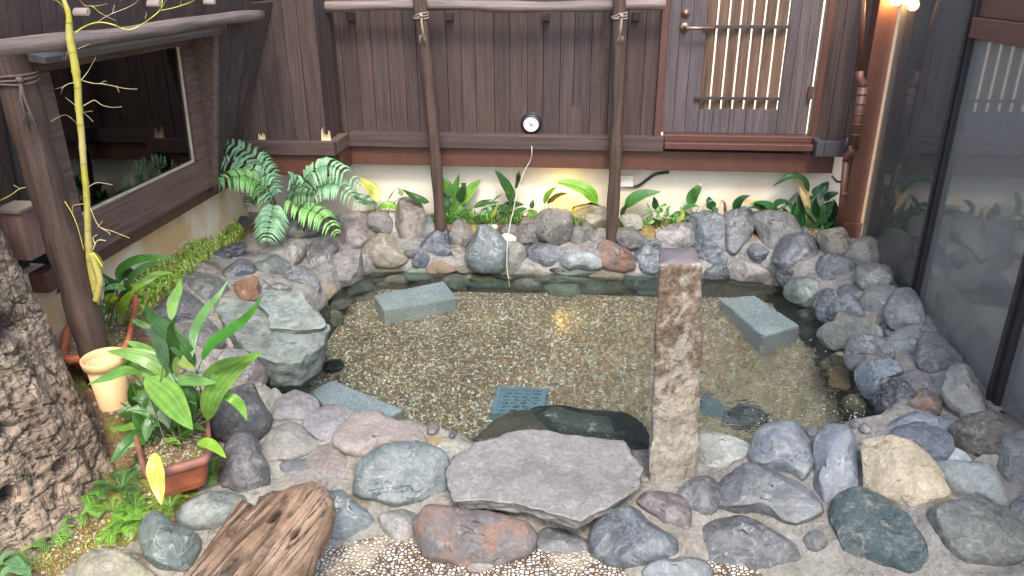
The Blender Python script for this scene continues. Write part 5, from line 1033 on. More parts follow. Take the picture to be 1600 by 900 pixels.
# ---- aspidistra in the front trough
FL = [
([(745,565),(800,470),(900,400),(1000,320),(1072,215)],66,{'c':(66,128,42),'dy':.1}),
([(695,545),(700,430),(760,300),(830,220),(885,135)],52,{'c':(78,124,56),'dy':.12}),
([(580,345),(590,250),(620,180),(632,120)],62,{'c':(104,142,66),'dy':.12}),
([(710,600),(640,500),(560,410),(470,320),(440,255)],104,{'c':(52,92,34)}),
([(590,640),(595,520),(580,400),(612,325)],60,{'c':(44,80,36)}),
([(545,610),(530,500),(490,400),(485,360)],95,{'c':(86,118,88)}),
([(605,760),(560,640),(480,570),(360,530),(232,515)],105,{'c':(124,162,84),'dy':-.1}),
([(545,600),(480,540),(420,495),(330,458)],66,{'c':(110,152,78)}),
([(405,630),(330,620),(240,655),(130,695)],62,{'c':(112,158,72),'dy':-.1}),
([(775,890),(800,760),(880,650),(980,570),(1075,518)],125,{'c':(116,160,72),'dy':-.05}),
([(590,690),(660,670),(750,680),(830,685)],72,{'c':(100,140,78)}),
([(745,655),(830,600),(920,565),(1020,545)],60,{'c':(84,120,52)}),
([(860,770),(910,770),(960,820),(990,890)],62,{'c':(104,146,54)}),
([(600,80),(690,150),(750,230),(797,295)],120,{'K':'C','c':(112,154,72),'dy':-.12}),
([(545,100),(575,170),(575,230),(555,300)],90,{'K':'C','c':(72,110,48)}),
([(470,165),(500,190),(520,220),(530,260)],60,{'K':'C','c':(92,122,66)}),
([(590,290),(560,320),(510,370),(455,435)],70,{'K':'C','c':(62,102,44),'dy':-.1}),
([(600,285),(550,280),(500,290),(450,288)],34,{'K':'C','c':(96,140,54)}),
([(690,260),(650,255),(615,280),(605,345)],64,{'K':'C','c':(80,120,62),'dy':-.1}),
([(640,390),(640,450),(655,530),(668,606)],78,{'K':'C','c':(176,178,70),'dy':-.10,'y0':-.27}),
([(815,350),(860,350),(900,375),(935,412)],48,{'K':'C','c':(130,170,62),'dy':-.12,'y0':-.15}),
([(660,360),(690,345),(720,342),(750,355)],34,{'K':'C','c':(130,166,66),'dy':-.08}),
([(600,370),(585,400),(580,440),(550,475)],60,{'K':'C','c':(70,96,56),'dy':-.08}),
([(700,200),(740,240),(730,300),(690,340)],70,{'K':'C','c':(54,86,40)}),
([(780,110),(800,160),(800,210),(780,260)],60,{'K':'C','c':(60,96,44)}),
([(620,130),(640,190),(680,240),(700,290)],80,{'K':'C','c':(56,90,38)}),
([(700,60),(730,110),(770,150),(810,190)],60,{'K':'C','c':(66,104,44)}),
([(585,420),(560,440),(555,460),(590,430)],40,{'K':'C','c':(150,180,70)}),
([(400,770),(430,720),(430,690)],60,{'K':'K','c':(96,132,60)}),
([(560,900),(500,800),(420,720),(385,650)],90,{'c':(64,100,44)}),
([(440,900),(400,840),(430,780)],60,{'c':(88,126,70)}),
([(600,640),(620,560),(660,590),(715,610)],60,{'c':(120,140,74)}),
([(700,250),(660,210),(600,170),(545,165)],80,{'K':'C','c':(60,98,40)}),([(680,280),(640,230),(580,210),(520,215)],62,{'K':'C','c':(82,126,56)}),([(720,280),(760,220),(830,190),(880,200)],56,{'K':'C','c':(70,112,46)}),
([(700,300),(700,230),(660,150),(620,110)],84,{'K':'C','c':(96,142,62)}),([(740,300),(780,230),(790,160),(760,100)],70,{'K':'C','c':(50,86,36)}),([(650,330),(610,300),(570,240),(560,190)],74,{'K':'C','c':(74,116,50)}),
([(660,380),(630,350),(580,345),(530,370)],50,{'K':'C','c':(92,138,60)}),([(740,340),(770,300),(810,280),(850,300)],46,{'K':'C','c':(88,130,52)}),([(640,80),(600,40),(540,20),(480,-5)],84,{'K':'C','c':(118,158,86)}),
]
base_f = (pc[0]+pc[1]+pc[2]+pc[3])/4-Vector((0, 0, .03))
clump('aspidistra', 'big broad-leaved plant with light and dark striped leaves filling the front terracotta trough', 'plant', 'K', FL, base_f.y, base_f, group='broad-leaved plants', seed=3, soilrad=.10)
BL = [
([(300,150),(300,80),(380,25),(480,8),(600,5)],52,{'c':(66,116,46)}),
([(335,165),(380,100),(450,50),(540,32)],40,{'c':(52,96,46)}),
([(370,185),(430,140),(500,100),(585,88)],46,{'c':(110,150,52)}),
([(300,330),(320,270),(350,220),(388,180)],62,{'c':(134,176,58),'dy':-.1}),
([(300,150),(250,140),(210,110),(170,75)],42,{'c':(40,80,40)}),
([(335,180),(290,165),(250,170),(210,190)],36,{'c':(92,136,66)}),
([(260,300),(230,295),(200,285),(178,268)],46,{'c':(86,128,72)}),
([(470,385),(420,370),(380,350),(350,350)],36,{'c':(84,124,58)}),
([(235,430),(225,400),(215,370),(203,345)],42,{'c':(88,130,62)}),
([(260,280),(250,250),(255,225),(290,235)],60,{'c':(150,176,56)}),
([(230,140),(250,170),(240,210),(260,240)],60,{'c':(40,74,38)}),
([(300,230),(330,200),(340,160),(320,120)],50,{'c':(48,84,38)}),
([(290,150),(310,110),(360,90),(330,60)],50,{'c':(44,84,36)}),
([(375,440),(350,400),(320,360),(280,330)],85,{'K':'Z','c':(46,84,38)}),
([(410,560),(380,520),(340,500),(300,520)],44,{'K':'Z','c':(54,100,48)}),
([(400,500),(370,460),(330,500),(300,545)],60,{'K':'Z','c':(34,62,32)}),
([(370,730),(400,690),(420,650),(440,620)],44,{'K':'Z','c':(120,140,52)}),
([(510,300),(490,260),(500,230)],50,{'K':'Z','c':(40,76,36)}),
([(620,360),(600,310),(575,270),(560,250)],50,{'K':'Z','c':(170,180,60)}),
]
b2 = (pc2[0]+pc2[1]+pc2[2]+pc2[3])/4-Vector((0, 0, .03))
clump('aspidistra', 'broad-leaved plant with arching dark leaves growing behind the thick log post', 'plant', 'K', BL, b2.y, b2, group='broad-leaved plants', seed=5, soilrad=.09, depth=.08)
YB = 4.50
def backroot(K, p): q = ony(px(K, p), YB); return (q.x, q.y, .31)
BP = dict(group='broad-leaved plants', depth=.05, ymax=4.57)
clump('aspidistra', 'leafy clump with upright pointed leaves right of the left log post', 'plant', 'M', [
([(310,430),(330,340),(360,220),(388,108)],72,{'c':(84,128,58)}),([(400,350),(430,290),(490,220),(560,152)],85,{'c':(104,146,58)}),([(325,280),(300,220),(270,170),(235,145)],70,{'c':(82,126,56)}),
([(250,400),(245,330),(250,290)],50,{'c':(60,104,50)}),([(445,232),(430,205),(400,180)],50,{'c':(36,66,34)}),([(300,360),(290,300),(270,260),(245,235)],70,{'c':(60,90,50)}),([(390,330),(400,280),(410,230),(430,190)],60,{'c':(46,78,38)}),
([(500,370),(560,345),(620,330),(700,330)],52,{'c':(52,92,44)}),([(470,500),(500,530),(550,560)],44,{'c':(92,134,60)}),([(330,430),(300,400),(262,360)],50,{'c':(60,100,46)}),([(350,430),(380,380),(420,340),(440,300)],54,{'c':(96,138,56)}),([(380,440),(430,410),(480,400)],44,{'c':(70,112,50)}),([(460,500),(470,420),(465,340)],40,{'c':(96,140,66)})], YB, backroot('M', (330,440)), seed=11, **BP)
clump('aspidistra', 'single tall dark leaf pair left of the thermometer cable with low leaves beneath', 'plant', 'M', [
([(795,330),(780,250),(720,150),(665,75)],74,{'c':(46,84,40)}),([(822,225),(850,170),(850,110),(838,68)],38,{'c':(56,80,40)}),([(540,470),(600,450),(650,400),(690,370)],80,{'c':(70,112,52)}),([(700,400),(760,370),(820,350),(895,348)],72,{'c':(50,88,40)}),
([(940,390),(960,430),(1000,480)],72,{'c':(96,140,66)}),([(620,500),(650,450),(690,340)],28,{'c':(170,180,60)}),([(650,320),(690,290),(728,268)],18,{'c':(66,100,50)}),([(520,560),(560,530),(610,500)],22,{'c':(190,200,80)}),([(950,380),(960,340),(965,310)],34,{'c':(50,84,40)}),([(600,440),(640,390),(690,370),(740,350)],56,{'c':(60,100,44)}),([(560,430),(600,400),(650,390)],50,{'c':(84,128,54)}),([(820,440),(860,400),(920,380)],50,{'c':(66,108,48)}),([(760,450),(800,420),(860,420)],44,{'c':(90,132,58)}),([(700,460),(720,420),(716,380)],40,{'c':(48,84,38)})], YB, backroot('M', (760,440)), seed=12, **BP)
clump('aspidistra', 'arching leaves lit by the yellow garden lamp', 'plant', 'M', [
([(1050,342),(1070,290),(1110,240),(1155,212)],44,{'c':(110,150,54)}),([(1075,338),(1120,305),(1180,270),(1240,262)],48,{'c':(84,74,38)}),([(1468,342),(1400,250),(1330,210),(1220,180),(1115,172)],88,{'c':(104,152,50),'tip':(.86, srgb(190,190,60))})], YB-.03, backroot('M', (1080,420)), seed=13, **BP)
clump('aspidistra', 'thin plant with one long drooping leaf left of the left log post', 'plant', 'A', [
([(480,102),(440,88),(400,70),(362,45)],28,{'c':(52,92,40)}),([(345,132),(310,112),(275,118),(245,145)],28,{'c':(124,166,62)}),([(300,90),(320,60),(340,38)],8,{'c':(110,100,80)}),([(362,72),(350,50),(335,38)],20,{'c':(150,160,100)})], YB, backroot('A', (290,150)), seed=14, **BP)
clump('aspidistra', 'plant with a yellowing leaf at the right side of the ferns', 'plant', 'A', [
([(250,100),(238,55),(205,20),(178,-8)],44,{'c':(186,190,84)}),([(245,98),(210,95),(170,80),(140,55)],44,{'c':(56,92,54)})], YB-.06, backroot('A', (245,165)), seed=15, **BP)
clump('aspidistra', 'lone arched leaf just right of the right log post', 'plant', 'N', [
([(150,300),(190,250),(260,215),(370,198)],58,{'c':(60,108,48)}),([(120,345),(140,310),(165,275)],26,{'c':(44,76,36)}),([(345,310),(330,270),(323,230)],40,{'c':(26,60,32)})], YB, backroot('N', (130,370)), seed=16, **BP)
clump('aspidistra', 'plant with brown-tipped upright leaf above the pinkish boulder behind the pillar', 'plant', 'N', [
([(555,290),(565,240),(595,190),(628,138)],58,{'c':(56,104,48),'tip':(.8, TAN)}),([(500,315),(550,288),(610,290)],26,{'c':(60,104,50)}),([(610,290),(640,300),(690,320)],14,{'c':(180,160,110)}),([(712,350),(690,300),(675,260),(670,228)],56,{'c':(30,74,36)}),([(770,345),(772,300),(765,265),(740,252)],16,{'c':(96,64,50)}),([(715,300),(735,270),(765,258)],12,{'c':(200,170,120)}),
([(430,400),(470,350),(520,340),(560,345)],44,{'c':(60,108,50)}),([(470,390),(500,340),(490,290)],30,{'c':(160,170,80)}),([(440,420),(500,380),(540,375)],44,{'c':(30,60,32)})], YB, backroot('N', (560,400)), seed=17, **BP)
clump('aspidistra', 'low plant with brown-edged leaves above the upright grey boulder', 'plant', 'N', [
([(838,318),(845,280),(880,240),(930,222)],42,{'c':(32,74,38)}),([(1070,312),(1010,280),(930,262),(848,250)],36,{'c':(196,160,110)}),([(1110,335),(1060,290),(1010,270),(955,262)],42,{'c':(40,92,50)}),([(1040,330),(1000,300),(960,285),(900,300)],50,{'c':(34,70,36)}),([(1100,300),(1060,290),(1030,270)],20,{'c':(210,180,130)})], YB, backroot('N', (900,370)), seed=18, **BP)
rl = random.Random(77); extra = []
for i in range(46):
    x0, y0 = rl.uniform(1200, 1430), rl.uniform(380, 500); a = rl.uniform(-1.5, 1.5); L_ = rl.uniform(90, 210); x1, y1 = x0+math.sin(a)*L_, y0-abs(math.cos(a))*L_*.8-20; x1 = min(x1, 1450); extra.append(([(x0,y0),((x0+x1)/2+rl.uniform(-20,20),(y0+y1)/2-15),(x1,y1)], rl.uniform(34,58), {'c': rl.choice([(26,66,34),(34,84,40),(50,100,46),(60,110,54),(20,54,30)])}))
clump('aspidistra', 'dense dark clump of drooping, partly withered leaves beside the downpipe', 'plant', 'N', [
([(1300,330),(1290,260),(1260,180),(1205,128)],52,{'c':(196,168,124)}),([(1295,200),(1260,120),(1170,105),(1065,168)],38,{'c':(44,80,44)}),([(1310,255),(1350,210),(1390,170),(1420,135)],62,{'c':(28,70,34)}),([(1390,250),(1430,220),(1485,205)],40,{'c':(26,66,34)}),
([(1360,380),(1390,330),(1420,290),(1455,255)],60,{'c':(34,84,40)}),([(1300,490),(1310,400),(1290,330),(1280,280)],56,{'c':(92,110,70)}),([(1230,200),(1190,250),(1150,290),(1090,310)],22,{'c':(34,50,30)}),([(1290,490),(1240,400),(1190,360)],50,{'c':(120,140,90),'tip':(.6, TAN)}),([(1070,295),(1110,265),(1180,262)],40,{'c':(36,84,44)})]+extra, YB, backroot('N', (1310,470)), seed=19, **BP)
# small herb
rl = random.Random(8); hl = []
for (x, y) in [(285,283),(293,320),(392,285),(420,308),(305,360),(293,395),(360,365),(345,330),(370,320),(405,340),(310,385),(350,300),(455,372),(440,360),(265,440),(300,450),(330,440),(355,430),(280,460),(320,470)]:
    a = rl.uniform(0, 6.28); r = 15; hl.append(([(x-math.cos(a)*r, y-math.sin(a)*r), (x, y-3), (x+math.cos(a)*r, y+math.sin(a)*r)], 30, {'c': rl.choice([(104,168,84),(124,184,96),(84,148,70)])}))
clump('herb', 'small bright green round-leaved herb right of the right log post', 'plant', 'N', hl, YB-.01, backroot('N', (345,450)), seed=20, **{**BP, 'group': None})
# ---- ferns with large fronds
def frond(mb, pts, plen, rnd, col, npair=15, K='G', y0=4.25, dy=-.1, w=.30, droop=.35):
    P = [ony(px(K, p), y0+dy*(i/(len(pts)-1))) for i, p in enumerate(pts)]; P = spline(P, 8); m = len(P)
    mb.tube(P, [.0026-.0016*i/m for i in range(m)], 5, (.09, .13, .04, 1))
    view = (CAM-P[0]).normalized(); pl = plen/KEY[K][2]*P[0].y*1.05/FPX
    for k in range(npair):
        f = .10+.88*k/(npair-1); i = min(int(f*(m-1)), m-2); p = P[i]; t = (P[i+1]-P[i]).normalized(); up = (Vector((0, 0, .6))+view*.8).normalized(); s = t.cross(up).normalized(); L_ = pl*(math.sin(math.pi*(.18+.78*f))**.7)*rnd.uniform(.9, 1.08)
        for sg in (-1, 1):
            d = (s*sg*.9+t*.40).normalized(); e = p+d*L_+Vector((0, 0, -droop*L_)); mid = p+d*L_*.5+Vector((0, 0, .06*L_)); k2 = rnd.uniform(.75, 1.25); c = (col[0]*k2, col[1]*k2, col[2]*k2, 1)
            leaf(mb, [p, mid, e], L_*w*.78, c, (up+s*sg*rnd.uniform(-.2, .35)).normalized(), rnd, fold=.3, prof=lambda f: (min(1, f*7+.25))*(1-f**2.2)+.02, stripe=.06, n=8, cross=2)
def fern(label, fronds, root, y0, seed):
    rnd = random.Random(seed); t = thing('fern', root, label, 'fern', 'large ferns'); 
    for pts, pl, c, dy, npair in fronds:
        mb = MB(); frond(mb, pts, pl, rnd, srgb(*c), npair, 'G', y0, dy); st = ony(px('G', pts[0]), y0); mb.tube(spline([Vector(root), Vector(root).lerp(st, .6)+Vector((0, 0, .03)), st], 4), .0028, 5, (.12, .08, .04, 1)); obj('frond', mb, M['fern'], t, smooth=True)
GA, GB, GC = (116, 160, 120), (110, 164, 84), (92, 138, 102)
rt1 = ony(px('G', (425, 430)), 4.12); rt1.z = .32
fern('large glossy fern right of the window with fronds arching over the grass', [
 ([(400,330),(370,230),(300,130),(180,75),(90,70)],78,GC,-.05,17), ([(410,360),(350,240),(240,175),(110,160)],80,GA,-.12,16), ([(420,360),(330,260),(200,245),(60,290)],72,GC,-.2,17),
 ([(400,375),(330,270),(240,240),(140,270)],88,GB,-.25,15), ([(410,385),(400,430),(385,500),(376,568)],92,GA,-.22,15), ([(415,350),(400,260),(370,180),(350,120)],66,GC,.05,12), ([(380,330),(320,330),(290,360),(280,400)],50,(52,86,44),-.1,10)], rt1, 4.08, 31)
rt2 = ony(px('G', (560, 480)), 4.20); rt2.z = .32
fern('large glossy fern between the window-side fern and the plaster wall', [
 ([(540,330),(590,230),(700,190),(850,290)],82,GA,-.12,18), ([(560,350),(650,290),(740,290),(845,390)],78,GA,-.18,17), ([(470,350),(560,400),(650,440),(730,535)],84,GB,-.22,16), ([(520,330),(560,250),(640,180),(720,150)],70,GC,.02,14),
 ([(540,340),(520,280),(500,250),(490,230)],56,GC,-.1,9), ([(480,370),(520,330),(600,330),(680,340)],60,(60,104,58),-.1,12)], rt2, 4.22, 32)
# ---- grass and moss
def blades(name, label, cat, spots, n, L0, L1, cols, seed, wd=.0032, splay=.9):
    rnd = random.Random(seed); mb = MB()
    for i in range(n):
        p = spots(rnd)
        if p is None: continue
        a = rnd.uniform(0, 6.283); L_ = rnd.uniform(L0, L1); d = Vector((math.cos(a), math.sin(a), 0)); sp_ = rnd.uniform(.2, 1)*splay; p1 = p+Vector((0, 0, L_*.55))+d*L_*.25*sp_; p2 = p+d*L_*.75*sp_+Vector((0, 0, L_*(.85-.55*sp_))); s = Vector((-d.y, d.x, 0))*wd; c = rnd.choice(cols); k = rnd.uniform(.7, 1.3); c = (c[0]*k, c[1]*k, c[2]*k, 1)
        mb.add([p-s*.6, p+s*.6, p1+s, p1-s, p2], [(0, 1, 2, 3), (3, 2, 4)], c)
    tag(obj(name, mb, M['grass'], kind='stuff'), label, cat)
def inpoly(K, P):
    P = [px(K, p) for p in P]
    x0, x1 = min(p[0] for p in P), max(p[0] for p in P); y0, y1 = min(p[1] for p in P), max(p[1] for p in P)
    def f(rnd):
        for _ in range(60):
            x, y = rnd.uniform(x0, x1), rnd.uniform(y0, y1); ins_ = False
            for i in range(len(P)):
                a, b = P[i-1], P[i]
                if (a[1] > y) != (b[1] > y) and x < (b[0]-a[0])*(y-a[1])/(b[1]-a[1])+a[0]: ins_ = not ins_
            if ins_: q = hit((x, y)); return Vector((q.x, min(q.y, 4.55), hgt(q.x, q.y)))
        return None
    return f
GR = [srgb(176,204,92), srgb(150,188,78), srgb(200,214,120), srgb(122,166,66), srgb(214,206,140)]
blades('grass', 'bright green tufty grass along the left edge between the plaster and the stones', 'grass', inpoly('P', [(385,372),(372,350),(345,362),(300,372),(262,400),(225,440),(205,470),(210,500),(250,470),(275,452),(310,422),(345,392)]), 2600, .035, .095, GR, 41, .0036)
DG = [srgb(66,110,46), srgb(90,136,56), srgb(48,84,38), srgb(120,160,66)]
blades('grass', 'dark green fine ground cover in the bed behind the back rim', 'ground cover', lambda r: Vector((r.choice([r.uniform(-.90, -.02), r.uniform(-.95, -.75)]), r.uniform(4.42, 4.54), .32)), 1800, .03, .085, DG, 42)
blades('grass', 'sparse green ground cover under the leaves in the right half of the back bed', 'ground cover', lambda r: Vector((r.uniform(.15, 1.4), r.uniform(4.44, 4.56), .32)), 700, .02, .06, DG, 43)
blades('grass', 'low moss-green tufts on the soil in front of the old trunk', 'ground cover', inpoly('P', [(10,895),(60,830),(110,790),(200,770),(300,775),(290,800),(220,830),(130,870),(90,899)]), 900, .008, .022, [srgb(170,186,70), srgb(140,170,64), srgb(190,196,100)], 44, .0018)
# ---- small ferns at bottom left
def smallfern(c, size, col, label, seed, nf=7):
    rnd = random.Random(seed); mb = MB(); c = Vector(c)
    for i in range(nf):
        a = 6.283*i/nf+rnd.uniform(-.3, .3); L_ = size*rnd.uniform(.7, 1.15); d = Vector((math.cos(a), math.sin(a), 0)); P = spline([c+Vector((0, 0, .005)), c+d*L_*.5+Vector((0, 0, L_*.45)), c+d*L_+Vector((0, 0, L_*.28))], 7); up = Vector((0, 0, 1)); k = 1.0*rnd.uniform(.75, 1.3); cc = tuple(x*k for x in srgb(*col)[:3])+(1,)
        leaf(mb, [P[0], P[len(P)//2], P[-1]], L_*.08, cc, up, rnd, n=8, cross=1, stripe=0)
        for j in range(2, len(P)-1, 1):
            f = j/(len(P)-1); t = (P[j+1]-P[j-1]).normalized(); s = t.cross(up).normalized()
            for sg in (-1, 1):
                l = L_*.36*math.sin(math.pi*(.15+.75*f)); e = P[j]+(s*sg+t*.9).normalized()*l; leaf(mb, [P[j], P[j].lerp(e, .5)+Vector((0, 0, l*.08)), e], l*.15, cc, up, rnd, n=4, cross=1, stripe=0)
    o = obj('small_fern', mb, M['fern'], origin=c); tag(o, label, 'fern', 'small ferns on the soil'); return o
SFL = [((360,585),.085,(112,160,62),'bright small fern at the foot of the trunk, right of its dark hole'),((330,665),.08,(120,166,76),'small star-shaped fern just below the brightest one'),((165,675),.085,(126,168,84),'small fern left of the star-shaped one, close to the trunk'),((225,745),.08,(110,158,70),'small fern between the trunk and the bare gravelly soil'),((110,800),.085,(96,146,62),'small fern near the left edge of the photo, above the dark blades'),((505,555),.10,(62,104,52),'dark small fern left of the front terracotta trough'),((560,620),.07,(96,144,60),'small fern under the front of the terracotta trough'),((480,735),.075,(116,164,60),'small fern on the mossy soil left of the green-grey egg boulder'),((560,690),.075,(104,152,56),'small fern directly above the green-grey egg boulder'),((705,625),.075,(112,156,64),'small fern right under the trough beside the green-grey stone'),((885,490),.09,(96,138,60),'small fern tucked between the trough and the dark upright boulder'),((65,855),.07,(120,160,70),'small fern in the bottom left corner'),((470,640),.06,(110,150,60),'tiny fern between the dark one and the mossy soil')]
for i, (p, s, c, lab) in enumerate(SFL):
    q = hit(px('C', p)); smallfern((q.x, q.y, hgt(q.x, q.y)), s, c, lab, 60+i)
rl = random.Random(5); mb = MB()
for pts, wd in (([(0,840),(50,835),(110,870)],60),([(0,900),(60,860),(130,900)],70),([(-20,870),(20,820),(60,800)],50)):
    W_ = [onz(px('C', p), .10+.03*i) for i, p in enumerate(pts)]; leaf(mb, W_, wd/2.646*1.9/FPX*1.1, leafcol(rl, (96,136,96)), Vector((0, -.3, 1)).normalized(), rl)
tag(obj('broad_leaf_plant', mb, M['leaf'], origin=onz((5, 890), .08), smooth=True), 'dark blue-green blades poking in at the bottom left corner', 'plant')
# pebbles on soil
mb = MB(); v0, f0 = ico(1); rr = random.Random(9); sp_ = inpoly('P', [(20,895),(90,810),(150,775),(330,770),(290,800),(220,840),(150,870)])
for i in range(320):
    p = sp_(rr); s = rr.uniform(.002, .007); k = rr.uniform(.5, 1.1); c = rr.choice([(.55,.48,.38),(.5,.36,.24),(.3,.2,.12),(.62,.58,.5)]); mb.add([p+Vector((a.x*s*rr.uniform(.8, 1.3), a.y*s, a.z*s*.6)) for a in v0], f0, (c[0]*k, c[1]*k, c[2]*k, 1))
tag(obj('soil_pebbles', mb, M['chip'], kind='stuff'), 'scattered small pebbles and crumbs on the bare soil at the bottom left', 'pebbles')
# ---- old trunk
def stump():
    b = Vector((-2.08, 1.95, -.05)); tp = Vector((-2.30, 2.0, 1.5)); n1, n2 = 260, 300; mb = MB(); cols = []
    def bulge(th, z):
        q = Vector((math.cos(th)*1.2, math.sin(th)*1.2, z*1.1)); r = .05*noise.noise(q*1.4)+.03*noise.noise(q*3.1)
        a = Vector((math.cos(th)*3.2, math.sin(th)*3.2, z*7.5+.8*noise.noise(Vector((th*2, z*2, 0))))); v1 = noise.voronoi(a*1.25)[0]; e1 = v1[1]-v1[0]
        a2 = Vector((math.cos(th)*7, math.sin(th)*7, z*13)); v2 = noise.voronoi(a2)[0]; e2 = v2[1]-v2[0]
        c1 = max(0, 1-e1/.05); c2 = max(0, 1-e2/.06)
        r += -.020*c1-.009*c2+.005*noise.fractal(q*9, 1, 2, 5)+.011*noise.noise(Vector((math.cos(th)*9, math.sin(th)*9, z*2.0+.6*noise.noise(q*2))))+.010*noise.noise(a*1.1)+.006*noise.noise(Vector((q.x*6, q.y*6, z*60)))
        return r, max(c1*.95, c2*.75)
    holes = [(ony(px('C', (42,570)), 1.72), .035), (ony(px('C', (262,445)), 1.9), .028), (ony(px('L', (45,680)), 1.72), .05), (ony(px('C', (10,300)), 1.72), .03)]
    for j in range(n2+1):
        z = j/n2; c = b.lerp(tp, z)
        for i in range(n1):
            th = 2*math.pi*i/n1; R0 = .47-.14*z**.7+.10*math.exp(-z*9); dr_, dk = bulge(th, z*1.5); r = R0+dr_; p = c+Vector((math.cos(th)*r, math.sin(th)*r, 0)); k = 1-.6*dk
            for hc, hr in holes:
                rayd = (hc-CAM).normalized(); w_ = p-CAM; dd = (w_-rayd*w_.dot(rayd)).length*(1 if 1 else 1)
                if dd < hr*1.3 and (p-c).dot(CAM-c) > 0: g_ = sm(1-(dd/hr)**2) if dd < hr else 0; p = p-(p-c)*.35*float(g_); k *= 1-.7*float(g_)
            mb.v.append(p); cols.append(k)
    for j in range(n2):
        for i in range(n1):
            a_, b_, c_, d_ = j*n1+i, j*n1+(i+1) % n1, (j+1)*n1+(i+1) % n1, (j+1)*n1+i; mb.f.append([a_, b_, c_, d_]); mb.c.append([(cols[q],)*3+(1,) for q in (a_, b_, c_, d_)])
    mb.f.append(list(range(n2*n1, (n2+1)*n1))); mb.c.append((1, 1, 1, 1)); mb.m = [0]*len(mb.f)
    o = obj('old_trunk', mb, M['stump'], origin=b, smooth=True); tag(o, 'massive weathered old trunk with cracked blocky surface and holes at the left edge', 'tree trunk')
stump()
# ---- driftwood
def drift():
    pts = [(262,915),(300,868),(330,828),(352,795),(372,768),(384,777),(395,782),(402,766),(430,757),(468,748),(490,743),(506,752),(517,768),(520,790),(514,815),(495,850),(478,890),(470,930),(420,1010),(330,1060),(220,1000)]
    n = Vector((.08, -.42, 1)).normalized(); O = onz((415, 850), .235); ax = onplane((500, 760), O, n)-onplane((360, 930), O, n); ax.normalize(); a = ax; b = n.cross(a)
    P2 = []
    for i in range(len(pts)):
        for k in range(6): f = k/6; p = (pts[i][0]*(1-f)+pts[(i+1) % len(pts)][0]*f, pts[i][1]*(1-f)+pts[(i+1) % len(pts)][1]*f); q = onplane(p, O, n)-O; P2.append(Vector((q.dot(a), q.dot(b))))
    N = 420; rad = radial(P2, N); mb = MB(); cols = []; prof = [(k/90, 0) for k in range(1, 88)]+[(.985, -.003), (1., -.012), (1.0, -.03), (.985, -.05), (.95, -.075), (.8, -.09), (.3, -.09)]
    knots = [(onplane(p, O, n)-O, r) for p, r in (((362, 880), .022), ((428, 806), .013), ((462, 835), .010))]
    def disp(x, y):
        w_ = .012*noise.noise(Vector((x*6, y*9, 0))); yy = y+w_; g_ = noise.fractal(Vector((x*1.5, yy*38, 3)), 1, 2.1, 5); cr = 1-abs(noise.noise(Vector((x*1.3, yy*15, 7))))*9; cr = max(0, cr)*(.5+.5*noise.noise(Vector((x*4, y*6, 11)))); tr = max(0, 1-abs(noise.noise(Vector((x*22, y*2.5, 2))))*12)*.3
        h = .011*g_-.028*cr-.006*tr+.012*noise.noise(Vector((x*3, y*7, 5))); dk = min(1, 1.1*cr+.3*max(0, -g_)+.3*tr)
        for kp, kr in knots:
            d = math.hypot((x-kp.dot(a))/2.2, y-kp.dot(b)); e = max(0, 1-(d/kr)**2); h -= .03*e; dk = min(1, dk+e)
        return h, dk
    mb.v.append(O.copy()); cols.append(1)
    for f, z in prof:
        for k in range(N):
            th = 2*math.pi*k/N-math.pi; r = rad[k]*f; x, y = math.cos(th)*r, math.sin(th)*r; h, dk = disp(x, y); 
            if z < -.002: e = .008*noise.fractal(Vector((x*8, y*40, z*60)), 1, 2, 4); x += math.cos(th)*e; y += math.sin(th)*e
            edge = -.03*max(0, (f-.75)/.25)**2; mb.v.append(O+a*x+b*y+n*(z+h+edge)); cols.append(1-.75*dk)
    for k in range(N): mb.f.append([0, 1+k, 1+(k+1) % N])
    for ri in range(len(prof)-1):
        A0 = 1+ri*N
        for k in range(N): mb.f.append([A0+k, A0+N+k, A0+N+(k+1) % N, A0+(k+1) % N])
    mb.c = [[(cols[i],)*3+(1,) for i in f] for f in mb.f]; mb.m = [0]*len(mb.f)
    # frame aligned with the grain so the wood texture follows it
    Mx = Matrix(((a.x, b.x, n.x), (a.y, b.y, n.y), (a.z, b.z, n.z))); inv = Mx.transposed(); mb.v = [O+inv @ (v-O) for v in mb.v]
    t = NT('driftwood'); v = t.coord((2.5, 45, 45)); nn = t.noise(v, 1, 8, .7, .4); n2 = t.noise(t.coord((6, 110, 110)), 1, 5, .7); bg_ = t.noise(t.coord(), 6, 5)
    c = t.mix(t.ramp(nn, [(.3, 0.), (.7, 1.)]), srgb(84, 62, 46), srgb(158, 130, 104)); c = t.mix(t.ramp(bg_, [(.45, 0.), (.7, .7)]), c, srgb(178, 154, 130)); c = t.mix(1.0, c, t.ramp(n2, [(.3, .72), (.7, 1.15)]), 'MULTIPLY'); c = t.mix(1.0, c, t.attr(), 'MULTIPLY')
    gl_ = t.math('ABSOLUTE', t.math('SUBTRACT', t.noise(t.coord((1.6, 30, 30)), 1, 5, .6, .5), .5)); gk = t.math('MULTIPLY', t.ramp(gl_, [(0., 1.), (.03, 0.)]), t.ramp(t.noise(t.coord((4, 9, 9)), 1, 3), [(.42, 0.), (.55, 1.)])); c = t.mix(t.math('MULTIPLY', gk, .85), c, srgb(48, 32, 24))
    m = t.fin(c, .8, t.bump(t.math('SUBTRACT', t.math('ADD', nn, n2), t.math('MULTIPLY', gk, 1.2)), .9, .010))
    o = obj('driftwood_log', mb, m, origin=O, smooth=True); o.rotation_euler = Mx.to_euler(); tag(o, 'broad cracked piece of driftwood lying at the bottom edge', 'log')
drift()
